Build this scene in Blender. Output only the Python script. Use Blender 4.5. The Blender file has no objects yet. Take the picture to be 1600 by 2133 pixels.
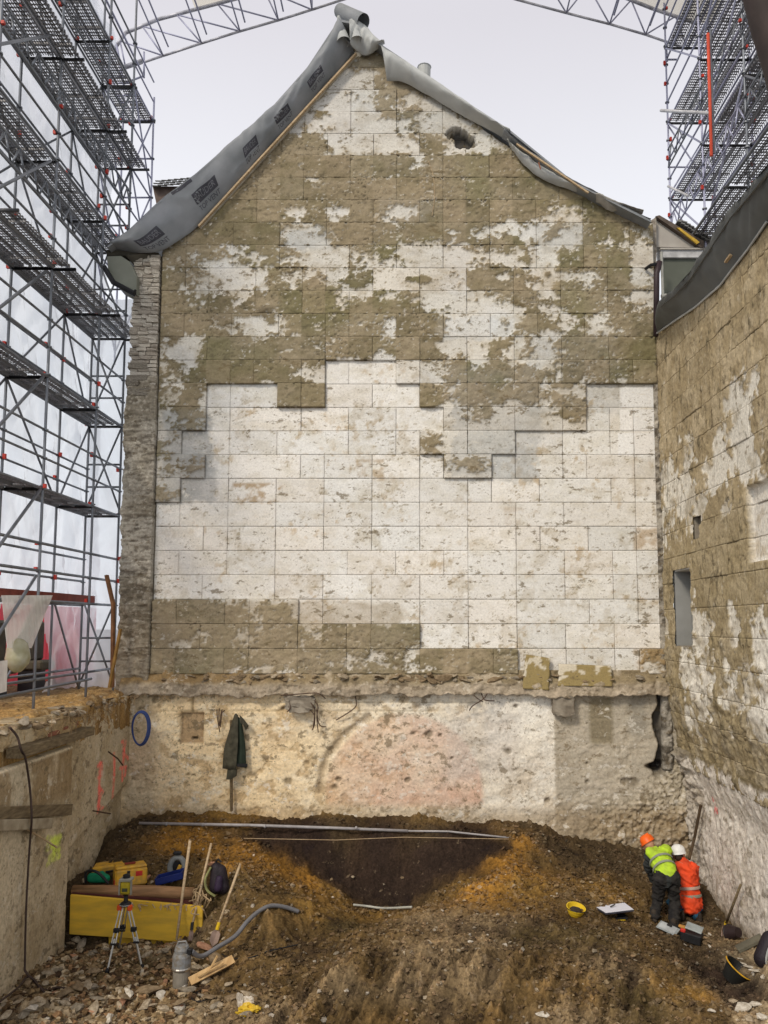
import bpy, bmesh, math, random
import numpy as np
from mathutils import Vector, Matrix, Euler
random.seed(7)
rng = np.random.default_rng(7)
SC = bpy.context.scene
COLL = SC.collection

# ------------------------------------------------------------------ camera, world, sun, exposure
PITCH = math.radians(5.37); FPX = 1700.0; CX, CY = 870.0, 1140.0
cam_d = bpy.data.cameras.new('camera'); cam = bpy.data.objects.new('camera', cam_d); COLL.objects.link(cam)
cam.rotation_euler = (math.radians(90) + PITCH, 0, 0)
cam_d.sensor_fit = 'HORIZONTAL'; cam_d.sensor_width = 36.0; cam_d.lens = 36.0*FPX/1600.0
cam_d.shift_x = (800-CX)/2133.0 if False else (800-CX)/1600.0
cam_d.shift_y = (CY-1066.5)/1600.0
cam_d.clip_start = 0.05; cam_d.clip_end = 600
SC.camera = cam
SC.view_settings.view_transform = 'Standard'; SC.view_settings.look = 'None'
SC.view_settings.gamma = 1.0; SC.view_settings.use_curve_mapping = False
SC.view_settings.exposure = 0.38
SC.cycles.max_bounces = 6; SC.cycles.transparent_max_bounces = 24
SUN_DIR = Vector((0.62, 1.0, -0.92)).normalized()      # direction the light travels
sun_d = bpy.data.lights.new('sun', 'SUN'); sun_d.energy = 1.5; sun_d.angle = math.radians(10)
sun_d.color = (1.0, 0.90, 0.76)
sun = bpy.data.objects.new('sun', sun_d); COLL.objects.link(sun)
sun.rotation_euler = SUN_DIR.to_track_quat('-Z', 'Y').to_euler()
W = bpy.data.worlds.new('World'); SC.world = W; W.use_nodes = True
nt = W.node_tree; nt.nodes.clear()
out = nt.nodes.new('ShaderNodeOutputWorld'); bg = nt.nodes.new('ShaderNodeBackground')
sky = nt.nodes.new('ShaderNodeTexSky'); sky.sky_type = 'NISHITA'; sky.sun_disc = False
sky.sun_elevation = math.asin(-SUN_DIR.z); sky.sun_rotation = math.atan2(-SUN_DIR.x, -SUN_DIR.y)
sky.air_density = 1.0; sky.dust_density = 4.0
hs = nt.nodes.new('ShaderNodeHueSaturation'); hs.inputs['Saturation'].default_value = 0.12
nt.links.new(sky.outputs[0], hs.inputs['Color'])
# the thin high cloud cover: pale grey overhead, whiter towards the horizon, softly uneven
tc = nt.nodes.new('ShaderNodeTexCoord'); sx = nt.nodes.new('ShaderNodeSeparateXYZ'); nt.links.new(tc.outputs['Generated'], sx.inputs[0])
cr = nt.nodes.new('ShaderNodeValToRGB'); nt.links.new(sx.outputs['Z'], cr.inputs[0])
cr.color_ramp.elements[0].position = 0.25; cr.color_ramp.elements[0].color = (9.0, 9.4, 9.9, 1)
cr.color_ramp.elements[1].position = 0.62; cr.color_ramp.elements[1].color = (6.2, 6.05, 6.5, 1)
cn = nt.nodes.new('ShaderNodeTexNoise'); cn.inputs['Scale'].default_value = 2.2; cn.inputs['Detail'].default_value = 5
nt.links.new(tc.outputs['Generated'], cn.inputs['Vector'])
cm = nt.nodes.new('ShaderNodeMapRange'); cm.inputs[3].default_value = 0.93; cm.inputs[4].default_value = 1.05
nt.links.new(cn.outputs[0], cm.inputs[0])
mu = nt.nodes.new('ShaderNodeVectorMath'); mu.operation = 'SCALE'; nt.links.new(cr.outputs[0], mu.inputs[0]); nt.links.new(cm.outputs[0], mu.inputs['Scale'])
mx = nt.nodes.new('ShaderNodeMixRGB'); mx.inputs[0].default_value = 0.88
nt.links.new(hs.outputs[0], mx.inputs[1]); nt.links.new(mu.outputs[0], mx.inputs[2])
nt.links.new(mx.outputs[0], bg.inputs[0]); bg.inputs[1].default_value = 0.1
nt.links.new(bg.outputs[0], out.inputs[0])

# ------------------------------------------------------------------ helpers
sp_, cp_ = math.sin(PITCH), math.cos(PITCH)
def ray(px, py):
    a = (px-CX)/FPX; b = (CY-py)/FPX
    return (a, cp_-b*sp_, sp_+b*cp_)
def PY(px, py, Y):
    d = ray(px, py); t = Y/d[1]; return Vector((d[0]*t, Y, d[2]*t))
def PX(px, py, X):
    d = ray(px, py); t = X/d[0]; return Vector((X, d[1]*t, d[2]*t))
def PZ(px, py, Z):
    d = ray(px, py); t = Z/d[2]; return Vector((d[0]*t, d[1]*t, Z))
G = 16.7
def _h(ix, iy, s):
    v = (ix.astype(np.int64)*374761393 + iy.astype(np.int64)*668265263 + s*974634777) & 0x7fffffff
    v = ((v ^ (v >> 13))*1274126177) & 0x7fffffff
    v = ((v ^ (v >> 16))*2246822519) & 0x7fffffff
    return ((v ^ (v >> 15)) & 0xffffff)/float(0xffffff)
def vn(x, y, s):
    x0 = np.floor(x); y0 = np.floor(y); fx = x-x0; fy = y-y0
    fx = fx*fx*(3-2*fx); fy = fy*fy*(3-2*fy)
    a = _h(x0, y0, s); b = _h(x0+1, y0, s); c = _h(x0, y0+1, s); d = _h(x0+1, y0+1, s)
    return ((a*(1-fx)+b*fx)*(1-fy)+(c*(1-fx)+d*fx)*fy)*2-1
def fbm(x, y, sc, o, s, g=0.5):
    x = np.asarray(x, float)/sc; y = np.asarray(y, float)/sc; r = 0; a = 1; t = 0
    for i in range(o):
        r = r + a*vn(x+i*17.3, y+i*9.1, s+i*31); t += a; a *= g; x = x*2.03+y*0.13; y = y*2.03-x*0.07
    return r/t*1.6
def sstep(a, b, x):
    t = np.clip((x-a)/(b-a), 0, 1); return t*t*(3-2*t)
def mixc(c, d, t):
    t = np.asarray(t)[..., None]; return c*(1-t)+np.asarray(d)*t
def box_mask(u, v, u0, u1, v0, v1, e=0.03):
    return sstep(u0-e, u0+e, u)*(1-sstep(u1-e, u1+e, u))*sstep(v0-e, v0+e, v)*(1-sstep(v1-e, v1+e, v))

MATS = {}
def nmat(name, rough=0.85, metal=0.0):
    m = bpy.data.materials.new(name); m.use_nodes = True; t = m.node_tree
    b = t.nodes['Principled BSDF']; b.inputs['Roughness'].default_value = rough; b.inputs['Metallic'].default_value = metal
    b.inputs['Specular IOR Level'].default_value = 0.3
    MATS[name] = m; return m, t, b
def mat(name, col, rough=0.8, metal=0.0, var=0.18, scale=6.0, bump=0.15, bscale=40.0, col2=None, stretch=(1,1,1), emit=None):
    if name in MATS: return MATS[name]
    m, t, b = nmat(name, rough, metal)
    tc = t.nodes.new('ShaderNodeTexCoord'); mp = t.nodes.new('ShaderNodeMapping'); mp.inputs['Scale'].default_value = stretch
    t.links.new(tc.outputs['Object'], mp.inputs[0])
    n = t.nodes.new('ShaderNodeTexNoise'); n.inputs['Scale'].default_value = scale; n.inputs['Detail'].default_value = 6
    t.links.new(mp.outputs[0], n.inputs['Vector'])
    r = t.nodes.new('ShaderNodeValToRGB'); t.links.new(n.outputs[0], r.inputs[0])
    c2 = col2 or tuple(c*(1-var*2) for c in col)
    r.color_ramp.elements[0].position = 0.33; r.color_ramp.elements[0].color = (*c2, 1)
    r.color_ramp.elements[1].position = 0.66; r.color_ramp.elements[1].color = (*col, 1)
    t.links.new(r.outputs[0], b.inputs['Base Color'])
    if bump:
        n2 = t.nodes.new('ShaderNodeTexNoise'); n2.inputs['Scale'].default_value = bscale; n2.inputs['Detail'].default_value = 4
        t.links.new(mp.outputs[0], n2.inputs['Vector'])
        bp = t.nodes.new('ShaderNodeBump'); bp.inputs['Strength'].default_value = bump; bp.inputs['Distance'].default_value = 0.02
        t.links.new(n2.outputs[0], bp.inputs['Height']); t.links.new(bp.outputs[0], b.inputs['Normal'])
    return m
def vmat(name, rough=0.92, bump=0.35, bscale=45.0, fine=0.22, specks=0.5, dark=(.16,.125,.08), light=(.74,.70,.61), sscale=9.0, stretch=(1,1,1.8), th=.60):
    """material that takes its base colour from the mesh attribute Col, with fine grain and relief on top"""
    m, t, b = nmat(name, rough); b.inputs['Specular IOR Level'].default_value = 0.15
    a = t.nodes.new('ShaderNodeAttribute'); a.attribute_name = 'Col'
    g = t.nodes.new('ShaderNodeNewGeometry')
    n = t.nodes.new('ShaderNodeTexNoise'); n.inputs['Scale'].default_value = bscale; n.inputs['Detail'].default_value = 6; n.inputs['Roughness'].default_value = 0.65
    t.links.new(g.outputs['Position'], n.inputs['Vector'])
    mr = t.nodes.new('ShaderNodeMapRange'); mr.inputs[1].default_value = 0.3; mr.inputs[2].default_value = 0.7
    mr.inputs[3].default_value = 1-fine; mr.inputs[4].default_value = 1+fine; t.links.new(n.outputs[0], mr.inputs[0])
    s = t.nodes.new('ShaderNodeVectorMath'); s.operation = 'SCALE'; t.links.new(a.outputs['Color'], s.inputs[0]); t.links.new(mr.outputs[0], s.inputs['Scale'])
    mp = t.nodes.new('ShaderNodeMapping'); mp.inputs['Scale'].default_value = stretch; t.links.new(g.outputs['Position'], mp.inputs[0])
    last = s.outputs[0]
    for k, (colr, sc, t0, amt, off) in enumerate([(dark, sscale, th, specks, 0), (light, sscale*1.3, th+.015, specks*.7, 7.3), (dark, sscale*3.2, th+.02, specks*.9, 3.1)]):
        mp2 = t.nodes.new('ShaderNodeMapping'); mp2.inputs['Location'].default_value = (off, off, off); t.links.new(mp.outputs[0], mp2.inputs[0])
        q = t.nodes.new('ShaderNodeTexNoise'); q.inputs['Scale'].default_value = sc; q.inputs['Detail'].default_value = 8; q.inputs['Roughness'].default_value = 0.68; t.links.new(mp2.outputs[0], q.inputs['Vector'])
        r = t.nodes.new('ShaderNodeMapRange'); r.inputs[1].default_value = t0; r.inputs[2].default_value = t0+.05; r.inputs[3].default_value = 0; r.inputs[4].default_value = amt
        big = t.nodes.new('ShaderNodeTexNoise'); big.inputs['Scale'].default_value = 1.1+k*.7; big.inputs['Detail'].default_value = 3; t.links.new(mp2.outputs[0], big.inputs['Vector'])
        ma = t.nodes.new('ShaderNodeMath'); ma.operation = 'MULTIPLY_ADD'; ma.inputs[1].default_value = .32; t.links.new(big.outputs[0], ma.inputs[0])
        mb_ = t.nodes.new('ShaderNodeMath'); mb_.operation = 'ADD'; mb_.inputs[1].default_value = -.165; t.links.new(q.outputs[0], mb_.inputs[0]); t.links.new(mb_.outputs[0], ma.inputs[2]); t.links.new(ma.outputs[0], r.inputs[0])
        m3 = t.nodes.new('ShaderNodeMixRGB'); t.links.new(r.outputs[0], m3.inputs[0]); t.links.new(last, m3.inputs[1]); m3.inputs[2].default_value = (*colr, 1); last = m3.outputs[0]
    t.links.new(last, b.inputs['Base Color'])
    bp = t.nodes.new('ShaderNodeBump'); bp.inputs['Strength'].default_value = bump; bp.inputs['Distance'].default_value = 0.03
    t.links.new(n.outputs[0], bp.inputs['Height']); t.links.new(bp.outputs[0], b.inputs['Normal'])
    return m

def tag(o, label=None, cat=None, group=None, kind=None):
    if label: o['label'] = label
    if cat: o['category'] = cat
    if group: o['group'] = group
    if kind: o['kind'] = kind
    return o
def empty(name, loc, label, cat, group=None):
    o = bpy.data.objects.new(name, None); COLL.objects.link(o); o.location = loc; o.empty_display_size = 0.1
    return tag(o, label, cat, group)
def link(name, me, m=None, parent=None):
    o = bpy.data.objects.new(name, me); COLL.objects.link(o)
    if m is not None and len(me.materials) == 0: me.materials.append(m)
    if parent is not None:
        o.parent = parent
        o.matrix_parent_inverse = Matrix.Translation(-Vector(parent_world(parent)))
    return o
def parent_world(p): return Vector(p.location) if p.parent is None else Vector((0, 0, 0))
def mesh_np(name, V, F, col=None, smooth=True):
    me = bpy.data.meshes.new(name)
    V = np.asarray(V, np.float32); F = np.asarray(F, np.int32); k = F.shape[1]
    me.vertices.add(len(V)); me.vertices.foreach_set('co', V.ravel())
    me.loops.add(F.size); me.loops.foreach_set('vertex_index', F.ravel())
    me.polygons.add(len(F)); me.polygons.foreach_set('loop_start', np.arange(0, F.size, k, dtype=np.int32))
    me.polygons.foreach_set('loop_total', np.full(len(F), k, np.int32))
    me.polygons.foreach_set('use_smooth', np.full(len(F), smooth))
    if col is not None:
        a = me.attributes.new('Col', 'FLOAT_COLOR', 'POINT')
        c = np.ones((len(V), 4), np.float32); c[:, :3] = np.clip(col, 0.004, 0.95); a.data.foreach_set('color', c.ravel())
    me.update(calc_edges=True); return me
def grid_faces(nr, nc, mask=None, flip=False):
    i = np.arange(nr*nc).reshape(nr, nc)
    F = np.stack([i[:-1, :-1], i[:-1, 1:], i[1:, 1:], i[1:, :-1]], -1)
    if flip: F = F[..., ::-1]
    return F.reshape(-1, 4) if mask is None else F[mask]
def grid_obj(name, P, Cc, m, parent=None, mask=None, flip=False, skirt=None, smooth=True):
    """P: (r,c,3) positions; skirt = vector the border is dropped along"""
    nr, nc = P.shape[:2]
    V = P.reshape(-1, 3); C2 = Cc.reshape(-1, 3); F = grid_faces(nr, nc, mask, flip)
    if skirt is not None:
        i = np.arange(nr*nc).reshape(nr, nc)
        ring = np.concatenate([i[0, :], i[1:, -1], i[-1, -2::-1], i[-2:0:-1, 0]])
        base = len(V); V = np.concatenate([V, V[ring]+np.asarray(skirt)]); C2 = np.concatenate([C2, C2[ring]*0.8])
        n = len(ring); a = ring; b = np.roll(ring, -1); ia = base+np.arange(n); ib = np.roll(ia, -1)
        S = np.stack([a, ia, ib, b], -1)
        if mask is not None:
            used = np.zeros(nr*nc, bool); used[F.ravel()] = True; S = S[used[a] & used[b]]
        F = np.concatenate([F, S if not flip else S[:, ::-1]])
    me = mesh_np(name, V, F, C2, smooth)
    return link(name, me, m, parent)

class MB:
    def __init__(s): s.v = []; s.f = []
    def add(s, vs, fs):
        b = len(s.v); s.v += [tuple(v) for v in vs]; s.f += [tuple(i+b for i in f) for f in fs]; return s
    def box(s, c, d, rot=None, taper=None):
        c = Vector(c); vs = []
        for z in (-.5, .5):
            for x, y in ((-.5, -.5), (.5, -.5), (.5, .5), (-.5, .5)):
                k = taper if (taper and z > 0) else 1
                v = Vector((x*d[0]*k, y*d[1]*k, z*d[2]))
                if rot is not None: v = rot @ v
                vs.append(c+v)
        return s.add(vs, [(0,3,2,1), (4,5,6,7), (0,1,5,4), (1,2,6,5), (2,3,7,6), (3,0,4,7)])
    def beam(s, a, b, w, h, up=(0,0,1)):
        a = Vector(a); b = Vector(b); d = (b-a); L = d.length; z = d.normalized(); x = z.cross(Vector(up))
        if x.length < 1e-3: x = Vector((1,0,0))
        x.normalize(); y = x.cross(z).normalized()
        R = Matrix((x, y, z)).transposed()
        return s.box((a+b)/2, (w, h, L), R)
    def tube(s, pts, r, n=8, caps=True, closed=False):
        pts = [Vector(p) for p in pts]; N = len(pts); rs = r if isinstance(r, (list, tuple)) else [r]*N
        prev = None; rings = []
        for i, p in enumerate(pts):
            t = (pts[min(i+1, N-1)]-pts[max(i-1, 0)]) if not closed else (pts[(i+1) % N]-pts[i-1])
            t.normalize()
            if prev is None:
                x = t.cross(Vector((0,0,1)))
                if x.length < 0.05: x = t.cross(Vector((0,1,0)))
                x.normalize()
            else:
                x = prev-t*prev.dot(t); x.normalize()
            prev = x; y = t.cross(x)
            rings.append([p+(x*math.cos(a)+y*math.sin(a))*rs[i] for a in [2*math.pi*k/n for k in range(n)]])
        vs = [v for q in rings for v in q]; fs = []
        M = N if closed else N-1
        for i in range(M):
            j = (i+1) % N
            for k in range(n): fs.append((i*n+k, i*n+(k+1) % n, j*n+(k+1) % n, j*n+k))
        if caps and not closed: fs += [tuple(range(n))[::-1], tuple(range((N-1)*n, N*n))]
        return s.add(vs, fs)
    def lathe(s, c, prof, n=16, rot=None, caps=True):
        c = Vector(c); vs = []
        for r, z in prof:
            for k in range(n):
                a = 2*math.pi*k/n; v = Vector((r*math.cos(a), r*math.sin(a), z))
                if rot is not None: v = rot @ v
                vs.append(c+v)
        fs = []; N = len(prof)
        for i in range(N-1):
            for k in range(n): fs.append((i*n+k, i*n+(k+1) % n, (i+1)*n+(k+1) % n, (i+1)*n+k))
        if caps: fs += [tuple(range(n))[::-1], tuple(range((N-1)*n, N*n))]
        return s.add(vs, fs)
    def build(s, name, m, parent=None, smooth=False, bevel=0.0):
        me = bpy.data.meshes.new(name); me.from_pydata(s.v, [], s.f); me.update()
        if smooth: me.polygons.foreach_set('use_smooth', [True]*len(me.polygons))
        if bevel:
            bm = bmesh.new(); bm.from_mesh(me)
            bmesh.ops.bevel(bm, geom=list(bm.edges), offset=bevel, segments=1, affect='EDGES', clamp_overlap=True); bm.to_mesh(me); bm.free()
        return link(name, me, m, parent)
def rotm(x=0, y=0, z=0): return Euler((math.radians(x), math.radians(y), math.radians(z))).to_matrix()
def catmull(pts, n=6):
    pts = [Vector(p) for p in pts]; o = []
    for i in range(len(pts)-1):
        p0 = pts[max(i-1, 0)]; p1 = pts[i]; p2 = pts[i+1]; p3 = pts[min(i+2, len(pts)-1)]
        for k in range(n):
            t = k/n; o.append(0.5*((2*p1)+(-p0+p2)*t+(2*p0-5*p1+4*p2-p3)*t*t+(-p0+3*p1-3*p2+p3)*t**3))
    return o+[pts[-1]]
def blob(name, segs, m, parent=None, voxel=0.02, smooth=3, fold=0.0):
    """tapered capsules fused into one continuous surface"""
    bm = bmesh.new()
    for a, b, r0, r1 in segs:
        a = Vector(a); b = Vector(b)
        for c, r in ((a, r0), (b, r1)):
            bmesh.ops.create_icosphere(bm, subdivisions=2, radius=r, matrix=Matrix.Translation(c))
        d = b-a
        if d.length > 1e-4:
            q = d.to_track_quat('Z', 'Y').to_matrix().to_4x4()
            bmesh.ops.create_cone(bm, cap_ends=True, segments=14, radius1=r0, radius2=r1, depth=d.length, matrix=Matrix.Translation((a+b)/2) @ q)
    me = bpy.data.meshes.new(name+'_raw'); bm.to_mesh(me); bm.free()
    o = bpy.data.objects.new('tmp', me); COLL.objects.link(o)
    md = o.modifiers.new('r', 'REMESH'); md.mode = 'VOXEL'; md.voxel_size = voxel
    ms = o.modifiers.new('s', 'SMOOTH'); ms.iterations = smooth; ms.factor = 0.5
    dg = bpy.context.evaluated_depsgraph_get(); dg.update()
    m2 = bpy.data.meshes.new_from_object(o.evaluated_get(dg)); bpy.data.objects.remove(o)
    m2.materials.clear(); m2.name = name
    if fold:
        co = np.array([v.co[:] for v in m2.vertices]); no = np.array([v.normal[:] for v in m2.vertices])
        w_ = 1-np.abs(fbm(co[:, 0]*5+co[:, 2]*9, co[:, 2]*4-co[:, 1]*5+co[:, 0]*2, 1.0, 3, 401)); co2 = co+no*(fold*(w_**3-.12)+fold*.4*fbm(co[:, 0]+co[:, 1], co[:, 2], .05, 2, 403))[:, None]
        m2.vertices.foreach_set('co', co2.astype(np.float32).ravel()); m2.update()
    m2.polygons.foreach_set('use_smooth', [True]*len(m2.polygons))
    return link(name, m2, m, parent)
def rock_mesh(seed, sub=2, squash=(1,.8,.6), rough=0.22):
    r = random.Random(seed); bm = bmesh.new(); bmesh.ops.create_icosphere(bm, subdivisions=sub, radius=0.5)
    cuts = [(Vector((r.uniform(-1,1), r.uniform(-1,1), r.uniform(-1,1))).normalized(), r.uniform(.20, .36)) for _ in range(9)]
    for v in bm.verts:
        p = v.co.copy()
        for c, c_d in cuts:
            k = p.dot(c)-c_d
            if k > 0: p -= c*k*1.0
        p *= 1+r.uniform(-rough, rough)*0.12
        v.co = Vector((p.x*squash[0], p.y*squash[1], p.z*squash[2]))
    me = bpy.data.meshes.new('stone'); bm.to_mesh(me); bm.free(); return me

# ------------------------------------------------------------------ materials
BOARD = vmat('gypsum_board', bump=0.28, bscale=26, fine=0.14, specks=.75, dark=(.17,.13,.07), light=(.66,.62,.53), sscale=5.5, th=.592)
WALLM = vmat('old_plaster', bump=0.5, bscale=20, fine=0.25, specks=.65, dark=(.15,.115,.07), light=(.72,.66,.54), sscale=4.5, th=.575, stretch=(1,1,1.3))
SIDEM = vmat('side_wall_mortar', bump=0.5, bscale=20, fine=0.25, specks=.6, dark=(.12,.095,.055), light=(.62,.56,.44), sscale=6, th=.59, stretch=(1,1.6,.6))
SOIL = vmat('soil', bump=0.9, bscale=24, fine=0.45, specks=.5, dark=(.022,.014,.008), light=(.36,.27,.17), sscale=7, th=.61, stretch=(1,1,1))
STEEL = mat('galvanised_steel', (0.22, 0.235, 0.26), rough=0.45, metal=0.5, var=0.2, scale=9, bump=0.05)
STEELB = mat('hazed_galvanised_steel', (0.42, 0.43, 0.56), rough=0.5, metal=0.45, var=0.12, scale=5, bump=0.0)  # paler bluish copy of the steel, distance haze put into its colour
DARK = mat('black_plastic', (0.02, 0.02, 0.022), rough=0.5, var=0.2, bump=0.05)
WOOD = mat('pale_timber', (0.56, 0.43, 0.27), rough=0.8, scale=4, stretch=(1,1,8), col2=(0.40, 0.28, 0.16), bump=0.2)
WOODG = mat('weathered_timber', (0.24, 0.18, 0.10), rough=0.9, scale=5, stretch=(6,1,6), col2=(0.11, 0.08, 0.045), bump=0.4)
REDP = mat('red_paint', (0.55, 0.05, 0.03), rough=0.6, var=0.1)
CONC = mat('rough_concrete', (0.32, 0.28, 0.22), rough=0.95, scale=5, col2=(0.19, 0.16, 0.12), bump=0.6, bscale=30)
DARKGAP = mat('shadowed_mortar', (0.09, 0.08, 0.06), rough=1, bump=0.3)
def translucent(name, col, alpha, scale=1.2):
    m = bpy.data.materials.new(name); m.use_nodes = True; t = m.node_tree; t.nodes.clear(); MATS[name] = m
    o = t.nodes.new('ShaderNodeOutputMaterial'); tr = t.nodes.new('ShaderNodeBsdfTransparent'); tl = t.nodes.new('ShaderNodeBsdfTranslucent')
    df = t.nodes.new('ShaderNodeBsdfDiffuse'); m1 = t.nodes.new('ShaderNodeMixShader'); m2 = t.nodes.new('ShaderNodeMixShader')
    g = t.nodes.new('ShaderNodeNewGeometry')
    n = t.nodes.new('ShaderNodeTexNoise'); n.inputs['Scale'].default_value = scale; n.inputs['Detail'].default_value = 6
    mp = t.nodes.new('ShaderNodeMapping'); mp.inputs['Scale'].default_value = (1, 1.6, 0.5); t.links.new(g.outputs['Position'], mp.inputs[0]); t.links.new(mp.outputs[0], n.inputs['Vector'])
    mr = t.nodes.new('ShaderNodeMapRange'); mr.inputs[1].default_value = .3; mr.inputs[2].default_value = .7
    mr.inputs[3].default_value = alpha-0.12; mr.inputs[4].default_value = min(1, alpha+0.15); t.links.new(n.outputs[0], mr.inputs[0])
    for x in (tl, df): x.inputs[0].default_value = (*col, 1)
    m1.inputs[0].default_value = 0.45
    t.links.new(tl.outputs[0], m1.inputs[1]); t.links.new(df.outputs[0], m1.inputs[2])
    t.links.new(mr.outputs[0], m2.inputs[0]); t.links.new(tr.outputs[0], m2.inputs[1]); t.links.new(m1.outputs[0], m2.inputs[2])
    t.links.new(m2.outputs[0], o.inputs[0]); return m
FILM = translucent('scaffold_sheeting_film', (0.86, 0.90, 0.96), 0.62)
BAGF = translucent('clear_plastic_bag', (0.8, 0.8, 0.76), 0.6, 6)
CANOPY = translucent('cream_roof_membrane', (0.80, 0.76, 0.66), 0.92, 0.5)
def perforated():
    m, t, b = nmat('perforated_steel_plank', 0.55, 0.5); b.inputs['Base Color'].default_value = (0.27, 0.27, 0.28, 1)
    g = t.nodes.new('ShaderNodeNewGeometry')
    w = t.nodes.new('ShaderNodeMapping'); w.inputs['Scale'].default_value = (22, 11, 0); t.links.new(g.outputs['Position'], w.inputs[0])
    fr = t.nodes.new('ShaderNodeVectorMath'); fr.operation = 'FRACTION'; t.links.new(w.outputs[0], fr.inputs[0])
    sb = t.nodes.new('ShaderNodeVectorMath'); sb.operation = 'SUBTRACT'; sb.inputs[1].default_value = (.5, .5, 0); t.links.new(fr.outputs[0], sb.inputs[0])
    ln = t.nodes.new('ShaderNodeVectorMath'); ln.operation = 'LENGTH'; t.links.new(sb.outputs[0], ln.inputs[0])
    lt = t.nodes.new('ShaderNodeMath'); lt.operation = 'LESS_THAN'; lt.inputs[1].default_value = 0.35; t.links.new(ln.outputs['Value'], lt.inputs[0])
    tr = t.nodes.new('ShaderNodeBsdfTransparent'); mx = t.nodes.new('ShaderNodeMixShader')
    t.links.new(lt.outputs[0], mx.inputs[0]); t.links.new(b.outputs[0], mx.inputs[1]); t.links.new(tr.outputs[0], mx.inputs[2])
    t.links.new(mx.outputs[0], t.nodes['Material Output'].inputs[0]); return m
PERF = perforated()
def c3(*a): return np.array(a, float)

# ================================================================== GABLE WALL
XL, XR, NCOL, SUBD = -5.40, 5.0, 21, 20
CW = (XR-XL)/NCOL
COVER = [  # one row per course of boards, top course first: 0 = bare recessed board, 9 = covered in mud mortar
"566666655566666666666","444444413786454444444","222222212422222222222","222221222241223456666","666688722258325466666",
"999999999967877588999","999599599999999999999","777555728558767755888","888883379747455463867","656432223321253536784",
"633253625111285546454","746468735651254647763","854633766378213744368","348888875796226735589","358775300011468665789",
"370009900008355665000","430000000000343335000","400000000007223000000","430000000000330000000","300000000000000000000",
"000000000000000000000","000000000000000000000","000000000000000000000","000000000000000000000",
"656655000000000000000","665565688790000000000","676665787659999000005"]
NR = len(COVER)
cov = np.array([[int(c) for c in r] for r in COVER], float)[::-1]      # row 0 = bottom course
# half cell corrections at run borders: (row from top, col, value)
gx = np.linspace(XL, XR, NCOL*SUBD+1); gz = np.linspace(-1, -1+0.5*NR, NR*SUBD+1)
GX, GZ = np.meshgrid(gx, gz)
wx = GX+0.10*fbm(GX, GZ, 0.5, 4, 11); wz = GZ+0.08*fbm(GX, GZ, 0.5, 4, 12)
def bil(A, u, v):
    u = np.clip(u, 0, A.shape[1]-1.001); v = np.clip(v, 0, A.shape[0]-1.001)
    i = u.astype(int); j = v.astype(int); a = u-i; b = v-j
    return (A[j, i]*(1-a)+A[j, i+1]*a)*(1-b)+(A[j+1, i]*(1-a)+A[j+1, i+1]*a)*b
cu = (wx-XL)/CW-0.5; cv = (wz+1)/0.5-0.5
Cb = bil(cov, cu, cv)
ci = np.clip(((GX-XL)/CW).astype(int), 0, NCOL-1); cj = np.clip(((GZ+1)/0.5).astype(int), 0, NR-1)
Cn = cov[cj, ci]
Cm = np.where(Cn >= 9, np.maximum(Cn*.92, Cb), 0.75*Cb+0.25*Cn)/9.0
rowtint = np.array([random.uniform(-.5, .5) for _ in range(NR*60)])
nA = fbm(GX*.62, GZ*1.15, 0.42, 6, 21, 0.66); nB = fbm(GX, GZ, 0.11, 4, 22, 0.6); nC = fbm(GX, GZ*1.6, 0.30, 5, 23, 0.6)
mud = sstep(-0.05, 0.05, (Cm-0.50)*1.45+nA*0.62+nB*0.20)
nD = fbm(GX, GZ*1.5, 0.055, 4, 24, 0.6); clu = fbm(GX, GZ, 0.45, 4, 26, .6)
mv = (Cm-0.46)*1.5+nA*0.72+nB*0.30+nD*.14; mud = sstep(-0.04, 0.04, mv); smear = sstep(-.45, -.04, mv)*np.clip(.35+.5*nC+.3*nD, 0, .7)
chips = sstep(0.72, 0.80, nD*.8+nB*.35+0.45*clu); mud = mud*(1-chips*0.9)
edx = np.minimum((GX-XL) % CW, CW-(GX-XL) % CW); edz = np.minimum((GZ+1) % .5, .5-(GZ+1) % .5); nearj = np.exp(-np.minimum(edx, edz)/.05)
spk = sstep(0.80, 0.92, fbm(GX+.3*nB*.1, GZ*1.9, 0.075, 4, 25, 0.65)+0.45*clu+.16*nearj)
streak = fbm(GX*.35, GZ*3.5, .10, 4, 35, .6)
crack = sstep(.045, .01, np.abs(fbm(GX*.8, GZ*1.9, .20, 4, 36, .55)))*sstep(-.1, .5, fbm(GX, GZ, .5, 3, 37))
warm = sstep(0.15, 0.9, fbm(GX, GZ, 0.5, 5, 27, 0.6))
mudc = mixc(c3(.245, .200, .115)+np.zeros(GX.shape+(3,)), c3(.34, .275, .175), sstep(-.6, .8, nC))
mudc = mixc(mudc, c3(.20, .18, .085), sstep(0.1, .9, fbm(GX, GZ, 1.1, 4, 28))*0.7)
mudc = mixc(mudc, c3(.10, .085, .05), sstep(.45, .8, fbm(GX, GZ*2.2, .16, 4, 29, .6))*0.6)
oldw = mixc(c3(.66, .63, .56)+np.zeros(GX.shape+(3,)), c3(.47, .42, .335), sstep(-.2, .8, nC)*0.7)
oldw = mixc(oldw, c3(.27, .225, .14), spk*0.85); oldw = mixc(oldw, c3(.66, .65, .62), sstep(.1, .7, fbm(GX, GZ, .8, 4, 38))*.5); oldw = oldw*(1+.06*streak)[..., None]
oldw = mixc(oldw, c3(.44, .375, .26), smear*.6)
halfb = _h(np.floor((GX-XL)/CW), np.floor((GZ+1)/.5), 77)
mudc = mudc*(.86+.26*halfb)[..., None]; mudc = mixc(mudc, c3(.30, .235, .155), sstep(.3, .7, halfb)*.4); mudc = mixc(mudc, c3(.085, .07, .045), crack*.8)
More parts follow.
